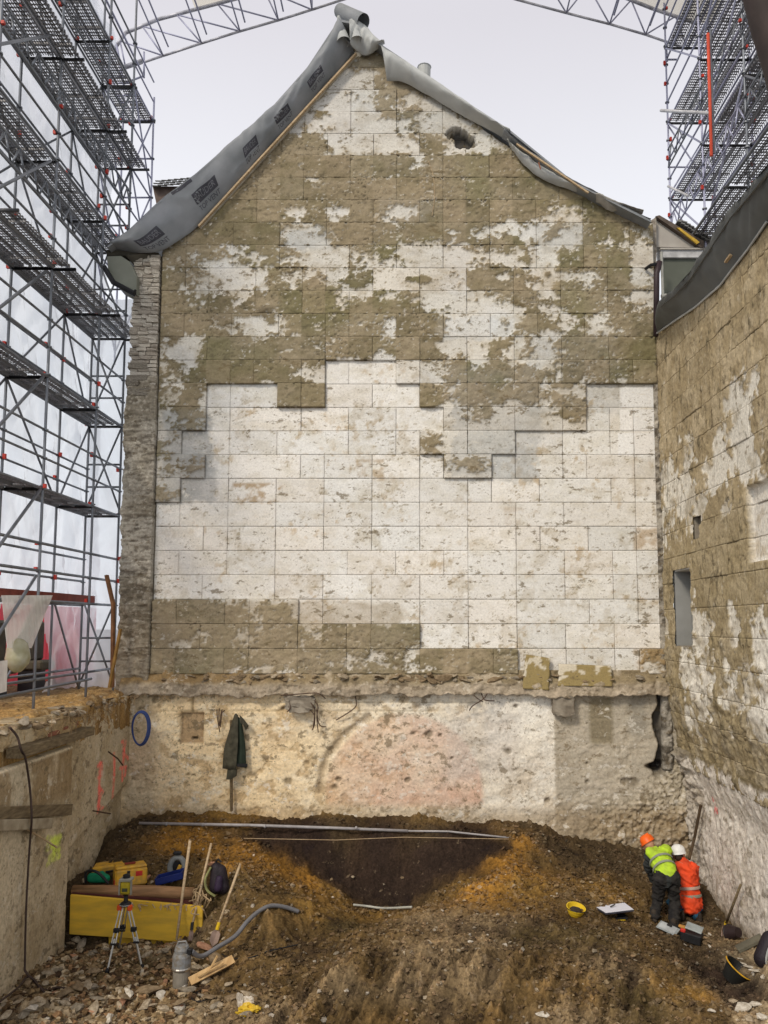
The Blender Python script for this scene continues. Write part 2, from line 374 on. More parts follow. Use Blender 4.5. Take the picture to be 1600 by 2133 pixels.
base0 = mixc(c3(.78, .755, .70)+np.zeros(GX.shape+(3,)), c3(.66, .62, .53), sstep(-.3, .8, nC)*0.7)
lowz = sstep(6.0, 2.0, GZ)
base0 = mixc(base0, c3(.47, .345, .19), np.clip(warm*sstep(.15, .4, nB+.4*nC), 0, 1)*(0.7))
base0 = mixc(base0, c3(.30, .24, .14), spk*0.75); base0 = base0*(1+.045*streak)[..., None]; base0 = mixc(base0, c3(.45, .38, .27), sstep(.35, .75, nB*.6+clu)*.35)
mudc = mudc*c3(.98, 1.0, 1.03)
col = np.where((Cn > 0)[..., None], mixc(oldw, mudc[...], mud), base0)
# tinted fields: bluish grey mortar films and rusty stains (x0,x1,z0,z1,colour,strength)
def pr(x0, y0, x1, y1):
    a = PY(x0, y1, G); b = PY(x1, y0, G); return a.x, b.x, a.z, b.z
GREYC = c3(.42, .43, .42)
for (r, cc, st) in [((590,480,684,520), GREYC*1.1, .8), ((330,858,450,1050), GREYC*.72, .75), ((940,765,1120,1003), GREYC*.9, .65), ((910,664,1060,706), c3(.62,.64,.64), .6),
                    ((1100,470,1230,520), GREYC*1.1, .45), ((690,770,742,850), c3(.8,.78,.74), .0), ((330,1255,835,1400), c3(.36,.295,.20), .9), ((1085,690,1300,860), GREYC*.85, .4),
                    ((790,410,900,470), GREYC*1.15, .5), ((330,1052,700,1246), c3(.60,.52,.42), .25), ((700,130,1000,300), c3(.50,.48,.44), .3)]:
    x0, x1, z0, z1 = pr(*r); k = box_mask(GX+.22*nA+.05*nB, GZ+.12*nC, x0, x1, z0, z1, .06)*st*np.clip(.75+.5*nA, 0, 1)
    col = mixc(col, cc, k*(1-mud*0.75))
for (r, st) in [((485,1006,600,1050), .75), ((728,957,800,1002), .6), ((1320,1100,1372,1148), .6), ((1318,955,1375,1050), .2), ((1050,1056,1125,1098), .3), ((800,765,845,806), .4), ((1320,1353,1385,1403), .6)]:
    x0, x1, z0, z1 = pr(*r); k = box_mask(GX, GZ, x0, x1, z0, z1, .03)*st*sstep(-.35, .35, nA+.5*nB)
    col = mixc(col, c3(.36, .235, .10), k)
for r in [(1297,806,1357,850), (1297,853,1357,900), (1293,902,1358,950)]:
    x0, x1, z0, z1 = pr(*r); col = mixc(col, c3(.84, .83, .80), box_mask(GX, GZ, x0-.05, x1+.1, z0, z1, .01)*.95)
# relief: old boards stand proud, thicker under the mud
H = np.where(Cn > 0, 0.05, 0.0)
ridg = (1-np.abs(fbm(GX*.7, GZ*1.8, .22, 5, 31, .6)))**4
H = H+np.where(Cn > 0, mud*(0.022+0.012*nB+0.022*ridg*sstep(-.4, .5, clu)+0.007*nD-.018*crack), 0.0)
H = H+0.0025*nB
rough_low = sstep(0.4, -0.9, GZ)*(Cn > 0)
H = H+rough_low*0.018*fbm(GX, GZ, .14, 4, 34, .6)
# the broken hole near the right verge, its inner shade painted dark, and the projecting stone on the left
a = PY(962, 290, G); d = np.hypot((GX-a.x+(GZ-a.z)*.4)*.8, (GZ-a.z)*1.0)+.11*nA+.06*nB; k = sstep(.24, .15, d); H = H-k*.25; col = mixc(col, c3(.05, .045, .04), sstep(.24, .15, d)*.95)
a = PY(553, 645, G); k = np.exp(-(((GX-a.x)/.16)**2+((GZ-a.z)/.13)**2)); H = H+k*.13

gable = empty('gable_wall', (0, G, -1), 'tall gable wall of gypsum boards half covered in brown mud mortar, behind the pit', 'wall')
RL = [(-5.9, 7.6), (-5.52, 7.93), (-4.66, 8.47), (-1.38, 12.37)]; RR = [(-1.38, 12.40), (-.9, 12.35), (1.76, 10.28), (3.86, 9.02), (5.1, 8.42)]
def rakeL(z): return np.interp(z, [p[1] for p in RL], [p[0] for p in RL], left=-9)-0.06
def rakeR(z): return np.interp(-np.asarray(z), [-p[1] for p in RR], [p[0] for p in RR], right=9)+0.06
nb = 0
for r in range(NR):
    row = cov[r]; cls = (row > 0).astype(int); c = 0
    while c < NCOL:
        e = c
        while e < NCOL and cls[e] == cls[c]: e += 1
        k = c; first = (r % 2 == 0 and e-c > 2)
        while k < e:
            w = 1 if first else (2 if random.random() < 0.80 else (1 if random.random() < .5 else 3)); first = False
            w = min(w, e-k)
            if cls[c] == 0 and 26-2 >= NR-1-r >= 15 and k >= 19: w = min(1 if k == 19 else 2, e-k)
            i0, i1, j0, j1 = k*SUBD, (k+w)*SUBD, r*SUBD, (r+1)*SUBD
            X = GX[j0:j1+1, i0:i1+1].copy(); Z = GZ[j0:j1+1, i0:i1+1].copy(); Hh = H[j0:j1+1, i0:i1+1].copy()
            # edges sit a few millimetres apart; take the class of the inside of the board
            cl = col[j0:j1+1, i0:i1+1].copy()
            cl[-1] = cl[-2]; cl[:, -1] = cl[:, -2]; Hh[-1] = Hh[-2]; Hh[:, -1] = Hh[:, -2]
            mm_ = mud[j0:j1+1, i0:i1+1].mean() if cls[c] else 0; smooth_j = mm_ > .55 and random.random() < .7; g = .0002 if smooth_j else random.choice((.0008, .0015, .003, .0045))
            rg = g*(1+1.3*np.clip(nD[j0:j1+1, i0:i1+1]+.6*nB[j0:j1+1, i0:i1+1], 0, 2.2)); X[:, 0] += rg[:, 0]; X[:, -1] -= rg[:, -1]; Z[0] += rg[0]; Z[-1] -= rg[-1]*.7
            z0 = Z.mean()
            if X[:, 0].min() < -100 or (Z.min() > 12.42): k += w; continue
            lim_l = rakeL(Z); lim_r = rakeR(Z)
            if ((X <= lim_l) | (X >= lim_r)).all(): k += w; continue
            X = np.clip(X, lim_l, lim_r)
            Z = np.minimum(Z, 12.42)
            dx = (X-X.mean()); dz = (Z-z0)
            off = (random.uniform(-.004, .004)+(random.uniform(0, .010) if cls[c] else 0)+dx*random.uniform(-.004, .004)+dz*random.uniform(-.01, .01))*(.15 if smooth_j else 1)
            br = random.uniform(.93, 1.05); hue = random.uniform(-.02, .02)
            # darker rim where dirt sat in the joints
            ed = np.minimum.reduce([np.abs(X-X[0, 0]), np.abs(X-X[0, -1]), np.abs(Z-Z.min()), np.abs(Z-Z.max())])
            rim = sstep(.03, 0.0, ed)*(.05+.5*np.clip(nA[j0:j1+1, i0:i1+1]+.1, 0, 1))
            cl = cl*br*np.array([1+hue, 1, 1-hue]); cl = mixc(cl, c3(.26, .21, .14), rim*(.1 if smooth_j else .55))
            P = np.stack([X, G-Hh-off, Z], -1)
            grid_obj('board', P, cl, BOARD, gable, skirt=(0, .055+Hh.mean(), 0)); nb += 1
            k += w
        c = e
# masonry core behind the boards
zs = np.linspace(-1.1, 12.35, 60)
core = MB()
prof = [(-5.45, -1.2), (5.04, -1.2), (5.04, 8.4), (3.86, 8.95), (1.76, 10.2), (-1.0, 12.3), (-1.4, 12.3), (-4.66, 8.4), (-5.45, 7.9)]
n = len(prof)
vs = [(x, G+.045, z) for x, z in prof]+[(x, G+.5, z) for x, z in prof]
core.add(vs, [tuple(range(n)), tuple(range(n, 2*n))[::-1]]+[(i, (i+1) % n, n+(i+1) % n, n+i) for i in range(n)])
core_o = core.build('masonry_core', mat('joint_mortar', (.26, .225, .165), col2=(.12, .10, .07), bump=.3), gable)
ha = PY(962, 290, G); cm_ = bpy.data.meshes.new('cut'); bmc = bmesh.new(); bmesh.ops.create_icosphere(bmc, subdivisions=3, radius=.27, matrix=Matrix.Translation(ha+Vector((0, .06, 0)))); bmc.to_mesh(cm_); bmc.free()
cut = bpy.data.objects.new('cut', cm_); COLL.objects.link(cut); bo = core_o.modifiers.new('b', 'BOOLEAN'); bo.operation = 'DIFFERENCE'; bo.object = cut
dg = bpy.context.evaluated_depsgraph_get(); dg.update(); m_new = bpy.data.meshes.new_from_object(core_o.evaluated_get(dg)); core_o.modifiers.clear(); core_o.data = m_new; bpy.data.objects.remove(cut)
# red brick showing between boards at the right edge
MB().box(PY(1301, 828, G-.01)+Vector((0, .03, 0)), (.09, .03, .42)).build('brick', mat('red_brick', (.42, .13, .06)), gable)
# loose bits hanging on the wall: two projecting ledges of mortar, a hanging wire
wr = MB(); wr.tube(catmull([PY(893, 335, G-.09), PY(903, 370, G-.08), PY(905, 415, G-.09), PY(900, 450, G-.08)]), .006, 5); wr.build('hanging_wire', WOOD, gable)

# ------------------------------------------------------------------ brick pier at the left edge of the gable
pier = empty('brick_pier', (-5.7, G, -1.3), 'rough grey brick and mortar pier at the left edge of the gable wall', 'pier')
BRM = [mat('grey_brick', (.48, .43, .36), col2=(.28, .24, .19), bump=.6, bscale=30, scale=9), mat('pale_brick', (.64, .60, .52), col2=(.38, .33, .26), bump=.5, bscale=30, scale=9),
       mat('mortared_brick', (.34, .305, .245), col2=(.15, .13, .10), bump=1.0, bscale=16, scale=9)]
brick_meshes = []
for s in range(10):
    bm = bmesh.new(); bmesh.ops.create_cube(bm, size=1.0); bmesh.ops.subdivide_edges(bm, edges=bm.edges[:], cuts=1, use_grid_fill=True)
    r_ = random.Random(s)
    for v in bm.verts: v.co += Vector((r_.uniform(-.04, .04), r_.uniform(-.08, .08), r_.uniform(-.08, .08)))
    for mm in range(3):
        me = bpy.data.meshes.new('brick'); bm.to_mesh(me); me.materials.append(BRM[mm]); brick_meshes.append(me)
    bm.free()
zs = np.linspace(-1.38, 5.15, 300); xs = np.linspace(-6.05, -5.425, 30); X, Z = np.meshgrid(xs, zs)
r1 = fbm(X*.6, Z*2.2, .16, 5, 161, .65); r2 = fbm(X, Z, .07, 4, 162, .6); r3 = fbm(X, Z, .8, 4, 163); rp_ = (1-np.abs(fbm(X*.3, Z*2.4, .22, 4, 164)))**3
hp_ = .03*r1+.02*r2+.03*rp_; Xe = X+(X < -5.9)*.05*fbm(Z, Z*0, .25, 5, 165, .65)
cc = mixc(c3(.40, .365, .30)+np.zeros(X.shape+(3,)), c3(.27, .235, .175), sstep(-.3, .8, r3)); cc = mixc(cc, c3(.12, .10, .075), sstep(.1, .6, -r1-.4*r2)*.75); cc = mixc(cc, c3(.55, .50, .41), sstep(.45, .8, r2+.3*r3)*.5); cc = mixc(cc, c3(.25, .19, .11), sstep(1.2, -1, Z)*.55)
grid_obj('mortar_coat', np.stack([Xe, G-.13-hp_, Z], -1), cc, WALLM, pier, skirt=(0, .35, 0))
z = 4.75; k = 0; nbk = 0
while z < 7.7:
    hgt = .088 if z > 5 else random.uniform(.088, .115)
    x = -6.0 - .05*(z < 1) + random.uniform(-.03, .03)*(1 if z > 4 else .5); xe = -5.44 if z > 0 else -5.42
    cuts_ = [x]+sorted([x+.19+random.uniform(-.05, .05), x+.38+random.uniform(-.05, .05)])+[xe]
    if k % 3 == 0 and z < 5.5: cuts_.pop(1)
    for a, b in zip(cuts_[:-1], cuts_[1:]):
        mi = 2 if z < 4.9+random.uniform(-1, .6) else (1 if random.random() < .6 else 0)
        if z < 1 and random.random() < .3: mi = 0
        me = brick_meshes[random.randrange(10)*3+mi]
        o = link('brick', me, None, pier); nbk += 1
        o.location = ((a+b)/2, G-.02+random.uniform(-.018, .018)*(.9 if mi == 2 else 1)-(.035 if mi == 2 else 0)*1, z+hgt/2)
        o.scale = ((b-a-.008) if mi != 2 else (b-a+.03), .22, hgt-.014 if mi != 2 else hgt*1.35); o.rotation_euler = (0, random.uniform(-.03, .03), random.uniform(-.04, .04))
    z += hgt; k += 1
MB().box((-5.72, G+.20, 3.2), (.60, .3, 9.2)).build('mortar_backing', CONC, pier)

# ------------------------------------------------------------------ broken ledge between gable and basement wall
xs = np.linspace(-5.95, 5.35, 453); zs = np.linspace(-1.42, -.93, 22); X, Z = np.meshgrid(xs, zs)
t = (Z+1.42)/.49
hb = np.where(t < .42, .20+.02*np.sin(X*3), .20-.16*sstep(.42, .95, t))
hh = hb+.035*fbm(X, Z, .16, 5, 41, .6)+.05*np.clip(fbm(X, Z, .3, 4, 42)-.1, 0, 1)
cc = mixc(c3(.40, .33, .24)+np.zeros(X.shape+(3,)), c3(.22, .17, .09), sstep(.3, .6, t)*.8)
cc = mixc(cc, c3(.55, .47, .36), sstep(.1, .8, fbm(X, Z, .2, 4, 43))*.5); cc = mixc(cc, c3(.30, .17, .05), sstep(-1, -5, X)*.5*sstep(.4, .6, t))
Zl = Z+(1-t)*(.05*fbm(X, X*0, .35, 4, 45)+.03*fbm(X, Z, .09, 3, 46)); hh = hh+(1-t)*.06*fbm(X, X*0+3, .5, 4, 47)
P = np.stack([X, G-hh, Zl], -1)
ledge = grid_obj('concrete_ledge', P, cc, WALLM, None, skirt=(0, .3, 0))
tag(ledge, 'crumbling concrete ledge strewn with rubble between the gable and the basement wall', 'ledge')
ROCKS = [rock_mesh(s) for s in range(8)]; FLATR = [rock_mesh(s+20, squash=(1, .8, .28)) for s in range(4)]
STM = [mat('pale_stone', (.46, .38, .27), col2=(.26, .20, .125), bump=.3), mat('brown_stone', (.30, .22, .13), col2=(.16, .11, .06), bump=.4),
       mat('reddish_brick_rubble', (.50, .27, .16), col2=(.33, .17, .10), bump=.4), mat('grey_stone', (.33, .28, .21), col2=(.2, .165, .115), bump=.4), mat('white_plaster_lump', (.66, .61, .52), col2=(.40, .35, .27), bump=.3)]
def rockvar(mesh, m):
    me = mesh.copy(); me.materials.clear(); me.materials.append(m); return me
RV = {(i, j): rockvar((ROCKS+FLATR)[i], STM[j]) for i in range(12) for j in range(5)}
def ledge_top(px): return PY(px, 1408, G-.12)
for i in range(110):
    px = random.uniform(340, 1385); p = ledge_top(px)
    o = link('stone', RV[(random.randrange(12), random.choice([0, 1, 3, 1]))], None, ledge)
    o.location = (p.x, G-.12+random.uniform(-.05, .05), -1.12+random.uniform(-.05, .1)); s = random.uniform(.08, .24)*(1.35 if 830 < px < 1060 else 1)
    o.scale = (s*1.5, s, s*.9); o.rotation_euler = (random.uniform(-.4, .4), random.uniform(-.4, .4), random.uniform(0, 6))

def leaning_board(corners, name, label, seed):
    n, m_ = 22, 26; A, B, Cq, D = corners   # tl,tr,br,bl
    u = np.linspace(0, 1, m_); v = np.linspace(0, 1, n); U, V = np.meshgrid(u, v)
    P = (np.array(D)*((1-U)*(1-V))[..., None]+np.array(Cq)*(U*(1-V))[..., None]+np.array(B)*(U*V)[..., None]+np.array(A)*((1-U)*V)[..., None])
    nn = fbm(P[..., 0], P[..., 2], .35, 5, seed, .6); P[..., 1] -= .006*nn
    P[..., 0] += .012*fbm(P[..., 2]*0+V*5, U*0, .6, 2, seed+1)*(np.abs(U-.5) > .49)
    mk = sstep(-.05, .05, nn+.75*((1-V)-.35)*1.2-.05)
    cc = mixc(c3(.60, .54, .42)+np.zeros(U.shape+(3,)), c3(.30, .23, .10), mk)
    o = grid_obj(name, P, cc, BOARD, None, skirt=(0, .05, .01)); tag(o, label, 'board'); return o
yb = G-.24
leaning_board([PY(1096, 1364, yb+.1), PY(1146, 1372, yb+.1), PY(1142, 1438, yb), PY(1088, 1435, yb)], 'loose_board', 'upright broken board with mud patches leaning on the ledge, left one of two', 61)
leaning_board([PY(1164, 1384, yb+.1), PY(1273, 1388, yb+.1), PY(1276, 1430, yb), PY(1163, 1429, yb)], 'loose_board', 'wide low board with a white centre leaning on the ledge, right one of two', 62)

# ================================================================== BASEMENT WALL
B0, B1 = -5.95, 5.55
xs = np.linspace(B0, B1, int((B1-B0)/.024)); zs = np.linspace(-4.75, -1.36, 141); X, Z = np.meshgrid(xs, zs)
f1 = fbm(X, Z, .9, 6, 51, .58); f2 = fbm(X, Z, .14, 5, 52, .62); f3 = fbm(X, Z*2.5, .35, 5, 53, .6); f4 = fbm(X, Z, .05, 3, 54)
cc = mixc(c3(.70, .64, .53)+np.zeros(X.shape+(3,)), c3(.52, .42, .30), sstep(0, .9, f1)*.7)
cc = mixc(cc, c3(.78, .73, .64), sstep(.1, .7, f3)*.55)
ff = fbm(X, Z*1.4, .06, 4, 55, .65); fc = sstep(.04, .01, np.abs(fbm(X, Z*1.6, .4, 5, 56, .6)))*sstep(0, .5, fbm(X, Z, .7, 3, 59))
cc = mixc(cc, c3(.36, .28, .18), sstep(.35, .8, f2+.3*f1)*.6); cc = mixc(cc, c3(.20, .15, .09), sstep(.75, .95, ff+.4*f1)*.7); cc = mixc(cc, c3(.84, .79, .68), sstep(.45, .8, f3+.4*ff)*.6); cc = mixc(cc, c3(.22, .17, .11), fc*.6)
cc = mixc(cc, c3(.60, .46, .28), sstep(.3, -.6, f3+.5*f1)*.4*sstep(1, -4, X))
h = .008*f2+.008*f3+.012*f1
def R(x0, y0, x1, y1, e=.03, w=.05):
    a, b, c_, d_ = pr(x0, y0, x1, y1); return box_mask(X+w*f1*.6, Z+w*f2*.4, a, b, c_, d_, e)
fl = sstep(.02, .09, fbm(X, Z*1.3, .55, 6, 60, .6)); fl2 = sstep(.30, .36, fbm(X, Z*1.2, .30, 6, 65, .62))
cc = mixc(cc, c3(.76, .66, .50), fl*.5); cc = mixc(cc, c3(.40, .30, .18), fl2*.6); h = h+.010*fl-.014*fl2
# arch: dark groove with pink fill
A = PY(845, 1655, G-.05); ang = np.arctan2(Z-A.z, X-A.x); rr = np.hypot((X-A.x)*.98, Z-A.z)+.06*f1
inside = sstep(1.60, 1.48, rr)*sstep(A.z-.35, A.z-.1, Z)
cc = mixc(cc, c3(.56, .36, .26), inside*.85*np.clip(.8+.5*f1, 0, 1)); cc = mixc(cc, c3(.62, .5, .4), inside*sstep(.1, .8, f3)*.5)
gro = np.exp(-((rr-1.66)/.075)**2)*sstep(1.0, 1.5, ang)*sstep(-.4, .3, f1+.8*(ang > 2.0)); gro2 = np.exp(-((rr-1.66)/.06)**2)*sstep(.2, 1.6, ang)*sstep(-.1, .5, f2+f1)
g = np.clip(gro+gro2*.6, 0, 1); h = h-.07*g; cc = mixc(cc, c3(.30, .24, .17), g*.75)
# right part: grey formwork concrete
gr = sstep(PY(1156, 1600, G).x-.03, PY(1156, 1600, G).x+.03, X+.012*f2)
cc = mixc(cc, c3(.40, .35, .27), gr*.9); cc = mixc(cc, c3(.30, .25, .18), gr*sstep(0, .8, f1)*.6); cc = mixc(cc, c3(.50, .44, .35), gr*sstep(.2, .7, f3)*.5)
lines = np.exp(-(((Z*5.0) % 1.0-.5)/.06)**2)*gr; h = h-.007*lines+.006*gr*np.floor(Z*2.5 % 2); cc = mixc(cc, c3(.2, .17, .12), lines*.22*np.clip(.6+f1, 0, 1))
wb = R(1010, 1450, 1160, 1700, .12)*(.5+.5*sstep(-3.3, -1.6, Z)); cc = mixc(cc, c3(.80, .77, .70), wb*.55*(1-gr))
cc = mixc(cc, c3(.50, .45, .40), R(930, 1480, 1080, 1620, .25)*.5)
cc = mixc(cc, c3(.18, .145, .08), R(1228, 1452, 1275, 1550, .06)*.75); cc = mixc(cc, c3(.24, .22, .18), R(1310, 1440, 1345, 1530, .1)*.6)
# left: shadow of the pit wall painted grey into the corner, darker at its top
cc = mixc(cc, c3(.40, .36, .30), R(255, 1440, 330, 1700, .2)*.7); cc = mixc(cc, c3(.12, .10, .07), R(262, 1430, 330, 1500, .1)*sstep(-.2, .4, f2+f1)*.8)
# niche, scars and holes
q = R(374, 1484, 424, 1549, .012, .01); h = h-.09*q; cc = mixc(cc, c3(.33, .25, .17), q*.9)
q = R(398, 1536, 410, 1541, .01, 0); h = h-.06*q; cc = mixc(cc, c3(.05, .04, .03), q)
q = R(397, 1452, 403, 1484, .01, .01); h = h-.03*q; cc = mixc(cc, c3(.25, .2, .13), q*.8)
for (px, py, r_) in [(860,1528,.07),(893,1530,.09),(918,1532,.06),(1058,1566,.09),(850,1625,.09),(697,1640,.10),(705,1625,.08),(590,1475,.07),(1222,1506,.03),(1224,1550,.03),(1224,1590,.035),(1224,1630,.03),(640,1590,.07),(1320,1632,.16),(1300,1628,.12),(392,1614,.05),(402,1614,.05),(1140,1668,.06),(942,1580,.06),(600,1630,.12),(1075,1470,.05)]:
    a = PY(px, py, G-.02); dd = np.hypot(X-a.x, (Z-a.z)*1.2)+.03*f2; k = sstep(r_, r_*.4, dd); h = h-.05*k; cc = mixc(cc, c3(.15, .12, .08), k*.75)
# strip lines of brick courses on the top left
q = R(440, 1462, 1000, 1464, .01, .02)+R(330, 1480, 900, 1482, .01, .03); h = h-.02*np.clip(q, 0, 1); cc = mixc(cc, c3(.3, .24, .15), np.clip(q, 0, 1)*.5)
# rubble foundation at the lower right
rb = sstep(4.2, 5.3, X+.5*f1+(-3.0-Z)*1.1)*sstep(2.0, 2.8, X); nod = np.abs(fbm(X, Z, .085, 3, 57))
h = h+rb*(.05*nod+.035*f2-.02); cc = mixc(cc, c3(.42, .36, .26), rb*.8); cc = mixc(cc, c3(.13, .10, .06), rb*sstep(.18, .03, nod)*.9); cc = mixc(cc, c3(.62, .56, .46), rb*sstep(.5, .9, nod)*.7)
# dark crack in the corner
a = PY(1379, 1500, G); xc = a.x+.06*np.sin(Z*7)+.05*fbm(Z, Z*0, .3, 3, 58); k = sstep(.16, .05, np.abs(X-xc))*sstep(-3.15, -2.9, Z); h = h-.28*k; cc = mixc(cc, c3(.075, .065, .055), k*.9)
a = PY(1375, 1597, G); k = sstep(.2, .1, np.hypot((X-a.x)*.6, (Z-a.z)*1.8)); h = h-.2*k; cc = mixc(cc, c3(.05, .04, .035), k)
# base: stained by soil
kk = sstep(-3.45, -3.85, Z+.12*f1); cc = mixc(cc, c3(.24, .16, .075), kk*.55); h = h+kk*.02*f2
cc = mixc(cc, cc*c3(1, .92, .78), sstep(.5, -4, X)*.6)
wl = sstep(1.0, -3.5, X)[..., None]; cc = cc*(c3(1.22, 1.16, 1.02)*wl+c3(1.10, 1.11, 1.12)*(1-wl)); cc = cc*np.minimum(1, .84/cc.max(-1))[..., None]  # left part brightened and warmed: sunlight painted into the plaster colour
BASEM = vmat('basement_plaster', bump=0.45, bscale=20, fine=0.22, specks=.72, dark=(.19,.145,.085), light=(.84,.80,.71), sscale=4.5, th=.572, stretch=(1,1,1.3))
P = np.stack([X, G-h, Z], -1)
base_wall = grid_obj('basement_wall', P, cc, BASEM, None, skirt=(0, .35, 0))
tag(base_wall, 'pale plastered basement wall with the trace of a bricked-up arch below the gable', 'wall')
a0, a1, c0, c1 = pr(1147, 1444, 1190, 1486)
def lump(c, d, seed, name='beam_stub', m=CONC, parent=None, amp=.12):
    bm = bmesh.new(); bmesh.ops.create_cube(bm, size=1.0); bmesh.ops.subdivide_edges(bm, edges=bm.edges[:], cuts=5, use_grid_fill=True); r_ = random.Random(seed)
    for v in bm.verts:
        k = 1-amp*(abs(v.co.x)*2)**4*(abs(v.co.z)*2)**4; v.co = Vector((c[0]+d[0]*v.co.x*k*(1+r_.uniform(-amp, amp)), c[1]+d[1]*v.co.y*(1+r_.uniform(-amp, amp)), c[2]+d[2]*v.co.z*k*(1+r_.uniform(-amp, amp))))
    me = bpy.data.meshes.new(name); bm.to_mesh(me); bm.free(); return link(name, me, m, parent)
lump(((a0+a1)/2+.02, G-.10, (c0+c1)/2-.02), (a1-a0, .26, c1-c0), 3, parent=base_wall)
a0, a1, c0, c1 = pr(600, 1446, 655, 1480)
lump(((a0+a1)/2, G-.12, (c0+c1)/2), (a1-a0, .22, c1-c0), 5, parent=base_wall, amp=.22)
# (helper kept with the wall pieces) lumpy concrete stub
# bent reinforcing bars
RUST = mat('rusty_rebar', (.10, .06, .04), rough=.9, bump=.3)
def bars(lst, nm='rebar'):
    for pts in lst:
        mb = MB(); mb.tube(catmull([PY(x, y, G-d_) for x, y, d_ in pts], 5), .011, 5); mb.build(nm, RUST, base_wall)
bars([[(452,1478,.02),(453,1495,.10),(458,1525,.09)], [(457,1476,.02),(456,1492,.12),(458,1512,.12)], [(463,1478,.02),(460,1490,.10),(459,1515,.10)], [(468,1480,.02),(462,1486,.12),(460,1505,.1)],
      [(612,1452,.05),(604,1462,.2),(605,1475,.25),(598,1483,.25)], [(605,1448,.05),(602,1470,.22),(606,1482,.2)], [(640,1450,.1),(650,1468,.26),(656,1480,.25),(652,1520,.2)], [(648,1452,.1),(662,1470,.28),(660,1495,.25),(663,1526,.2)],
      [(660,1478,.2),(662,1500,.24),(668,1512,.22),(680,1514,.2)], [(645,1478,.2),(655,1490,.25),(655,1510,.2),(650,1521,.18)], [(585,1449,.15),(620,1446,.3),(660,1444,.3),(678,1455,.2)],
      [(975,1437,.1),(995,1455,.3),(1006,1462,.25)], [(1018,1438,.1),(1008,1455,.3),(985,1470,.2),(978,1480,.1)], [(1003,1445,.1),(1010,1458,.3),(1030,1460,.2)], [(740,1450,.05),(742,1470,.08),(725,1485,.1),(700,1500,.05)]])

# blue hose coil on the corner
hose_m = mat('blue_hose', (.03, .06, .20), rough=.4, var=.1)
cpt = PY(294, 1517, 16.2); mb = MB()
for s in range(3):
    ph = random.uniform(0, 1); mb.tube([cpt+Vector(((.175-.012*s)*math.cos(t_), -.03*s+.02*math.sin(2*t_), (.33-.01*s)*math.sin(t_))) for t_ in np.linspace(0, 2*math.pi, 28)[:-1]], .018, 6, closed=True)
tag(mb.build('hose_coil', hose_m, None, smooth=True), 'coil of blue hose hanging in the left corner of the basement wall', 'hose')

# hanging coat and the stake below it
coat = empty('coat', PY(492, 1560, G-.1), 'dark olive work coat hanging on the pale basement wall', 'coat')
COATM = mat('olive_cloth', (.085, .078, .052), rough=.95, var=.25, scale=10, bump=.5, bscale=18); LIN = mat('dark_green_lining', (.03, .045, .03), rough=.9)
def cloth_poly(cols, m, name, parent, depth=.04, fold=.015, seed=1, thick=.012):
    """cols: list of (list of px,py, Y) left to right; each a polyline from top to bottom"""
    n = 14; G2 = []
    for pl in cols:
        ps = [PY(*p) for p in pl]; t = np.linspace(0, len(ps)-1, n); G2.append([ps[int(min(a, len(ps)-1.001))].lerp(ps[int(min(a, len(ps)-1.001))+1], a-int(min(a, len(ps)-1.001))) for a in t])
    k = 5; P = []
    for i in range(len(G2)-1):
        for s in range(k): P.append([G2[i][j].lerp(G2[i+1][j], s/k) for j in range(n)])
    P.append(G2[-1]); P = np.array([[list(v) for v in c_] for c_ in P])
    P[..., 1] -= fold*fbm(P[..., 0]*9, P[..., 2]*1.5, 1.0, 3, seed)
    nr, nc = P.shape[:2]; F = grid_faces(nr, nc); V = P.reshape(-1, 3); V2 = V+np.array([0, thick, 0])
    i = np.arange(nr*nc).reshape(nr, nc); ring = np.concatenate([i[0, :], i[1:, -1], i[-1, -2::-1], i[-2:0:-1, 0]]); N = nr*nc
    S = np.stack([ring, ring+N, np.roll(ring, -1)+N, np.roll(ring, -1)], -1)
    me = mesh_np(name, np.concatenate([V, V2]), np.concatenate([F, F[:, ::-1]+N, S]), None, True)
    return link(name, me, m, parent)
g1 = G-.16
cloth_poly([[(488,1489,g1),(472,1540,g1),(466,1562,g1-.05),(463,1601,g1)], [(491,1486,g1-.04),(482,1540,g1-.1),(478,1603,g1-.1)], [(496,1490,g1-.04),(496,1545,g1-.1),(492,1604,g1-.08)]], COATM, 'coat_body', coat, seed=3)
cloth_poly([[(496,1492,g1),(494,1545,g1),(490,1595,g1)], [(502,1500,g1-.05),(502,1545,g1-.06),(502,1598,g1-.05)], [(506,1515,g1),(511,1550,g1),(513,1600,g1)]], LIN, 'lining', coat, seed=4)
cloth_poly([[(499,1489,g1-.06),(500,1505,g1-.1)], [(508,1498,g1-.1),(508,1512,g1-.12)], [(518,1512,g1-.05),(512,1522,g1-.06)]], COATM, 'collar', coat, seed=5, fold=.005)
cloth_poly([[(474,1602,g1-.05),(471,1624,g1-.05)], [(484,1604,g1-.1),(481,1624,g1-.09)], [(494,1602,g1-.05),(493,1616,g1-.05)]], COATM, 'sleeve', coat, seed=6)
MB().box(PY(505, 1594, g1-.07), (.20, .03, .06)).build('hem', DARK, coat)
stk = MB(); stk.beam(PY(482, 1500, G-.07), PY(482, 1690, G-.1), .045, .045); tag(stk.build('stake', WOODG, None), 'thin brown stake standing against the wall behind the coat', 'stake')

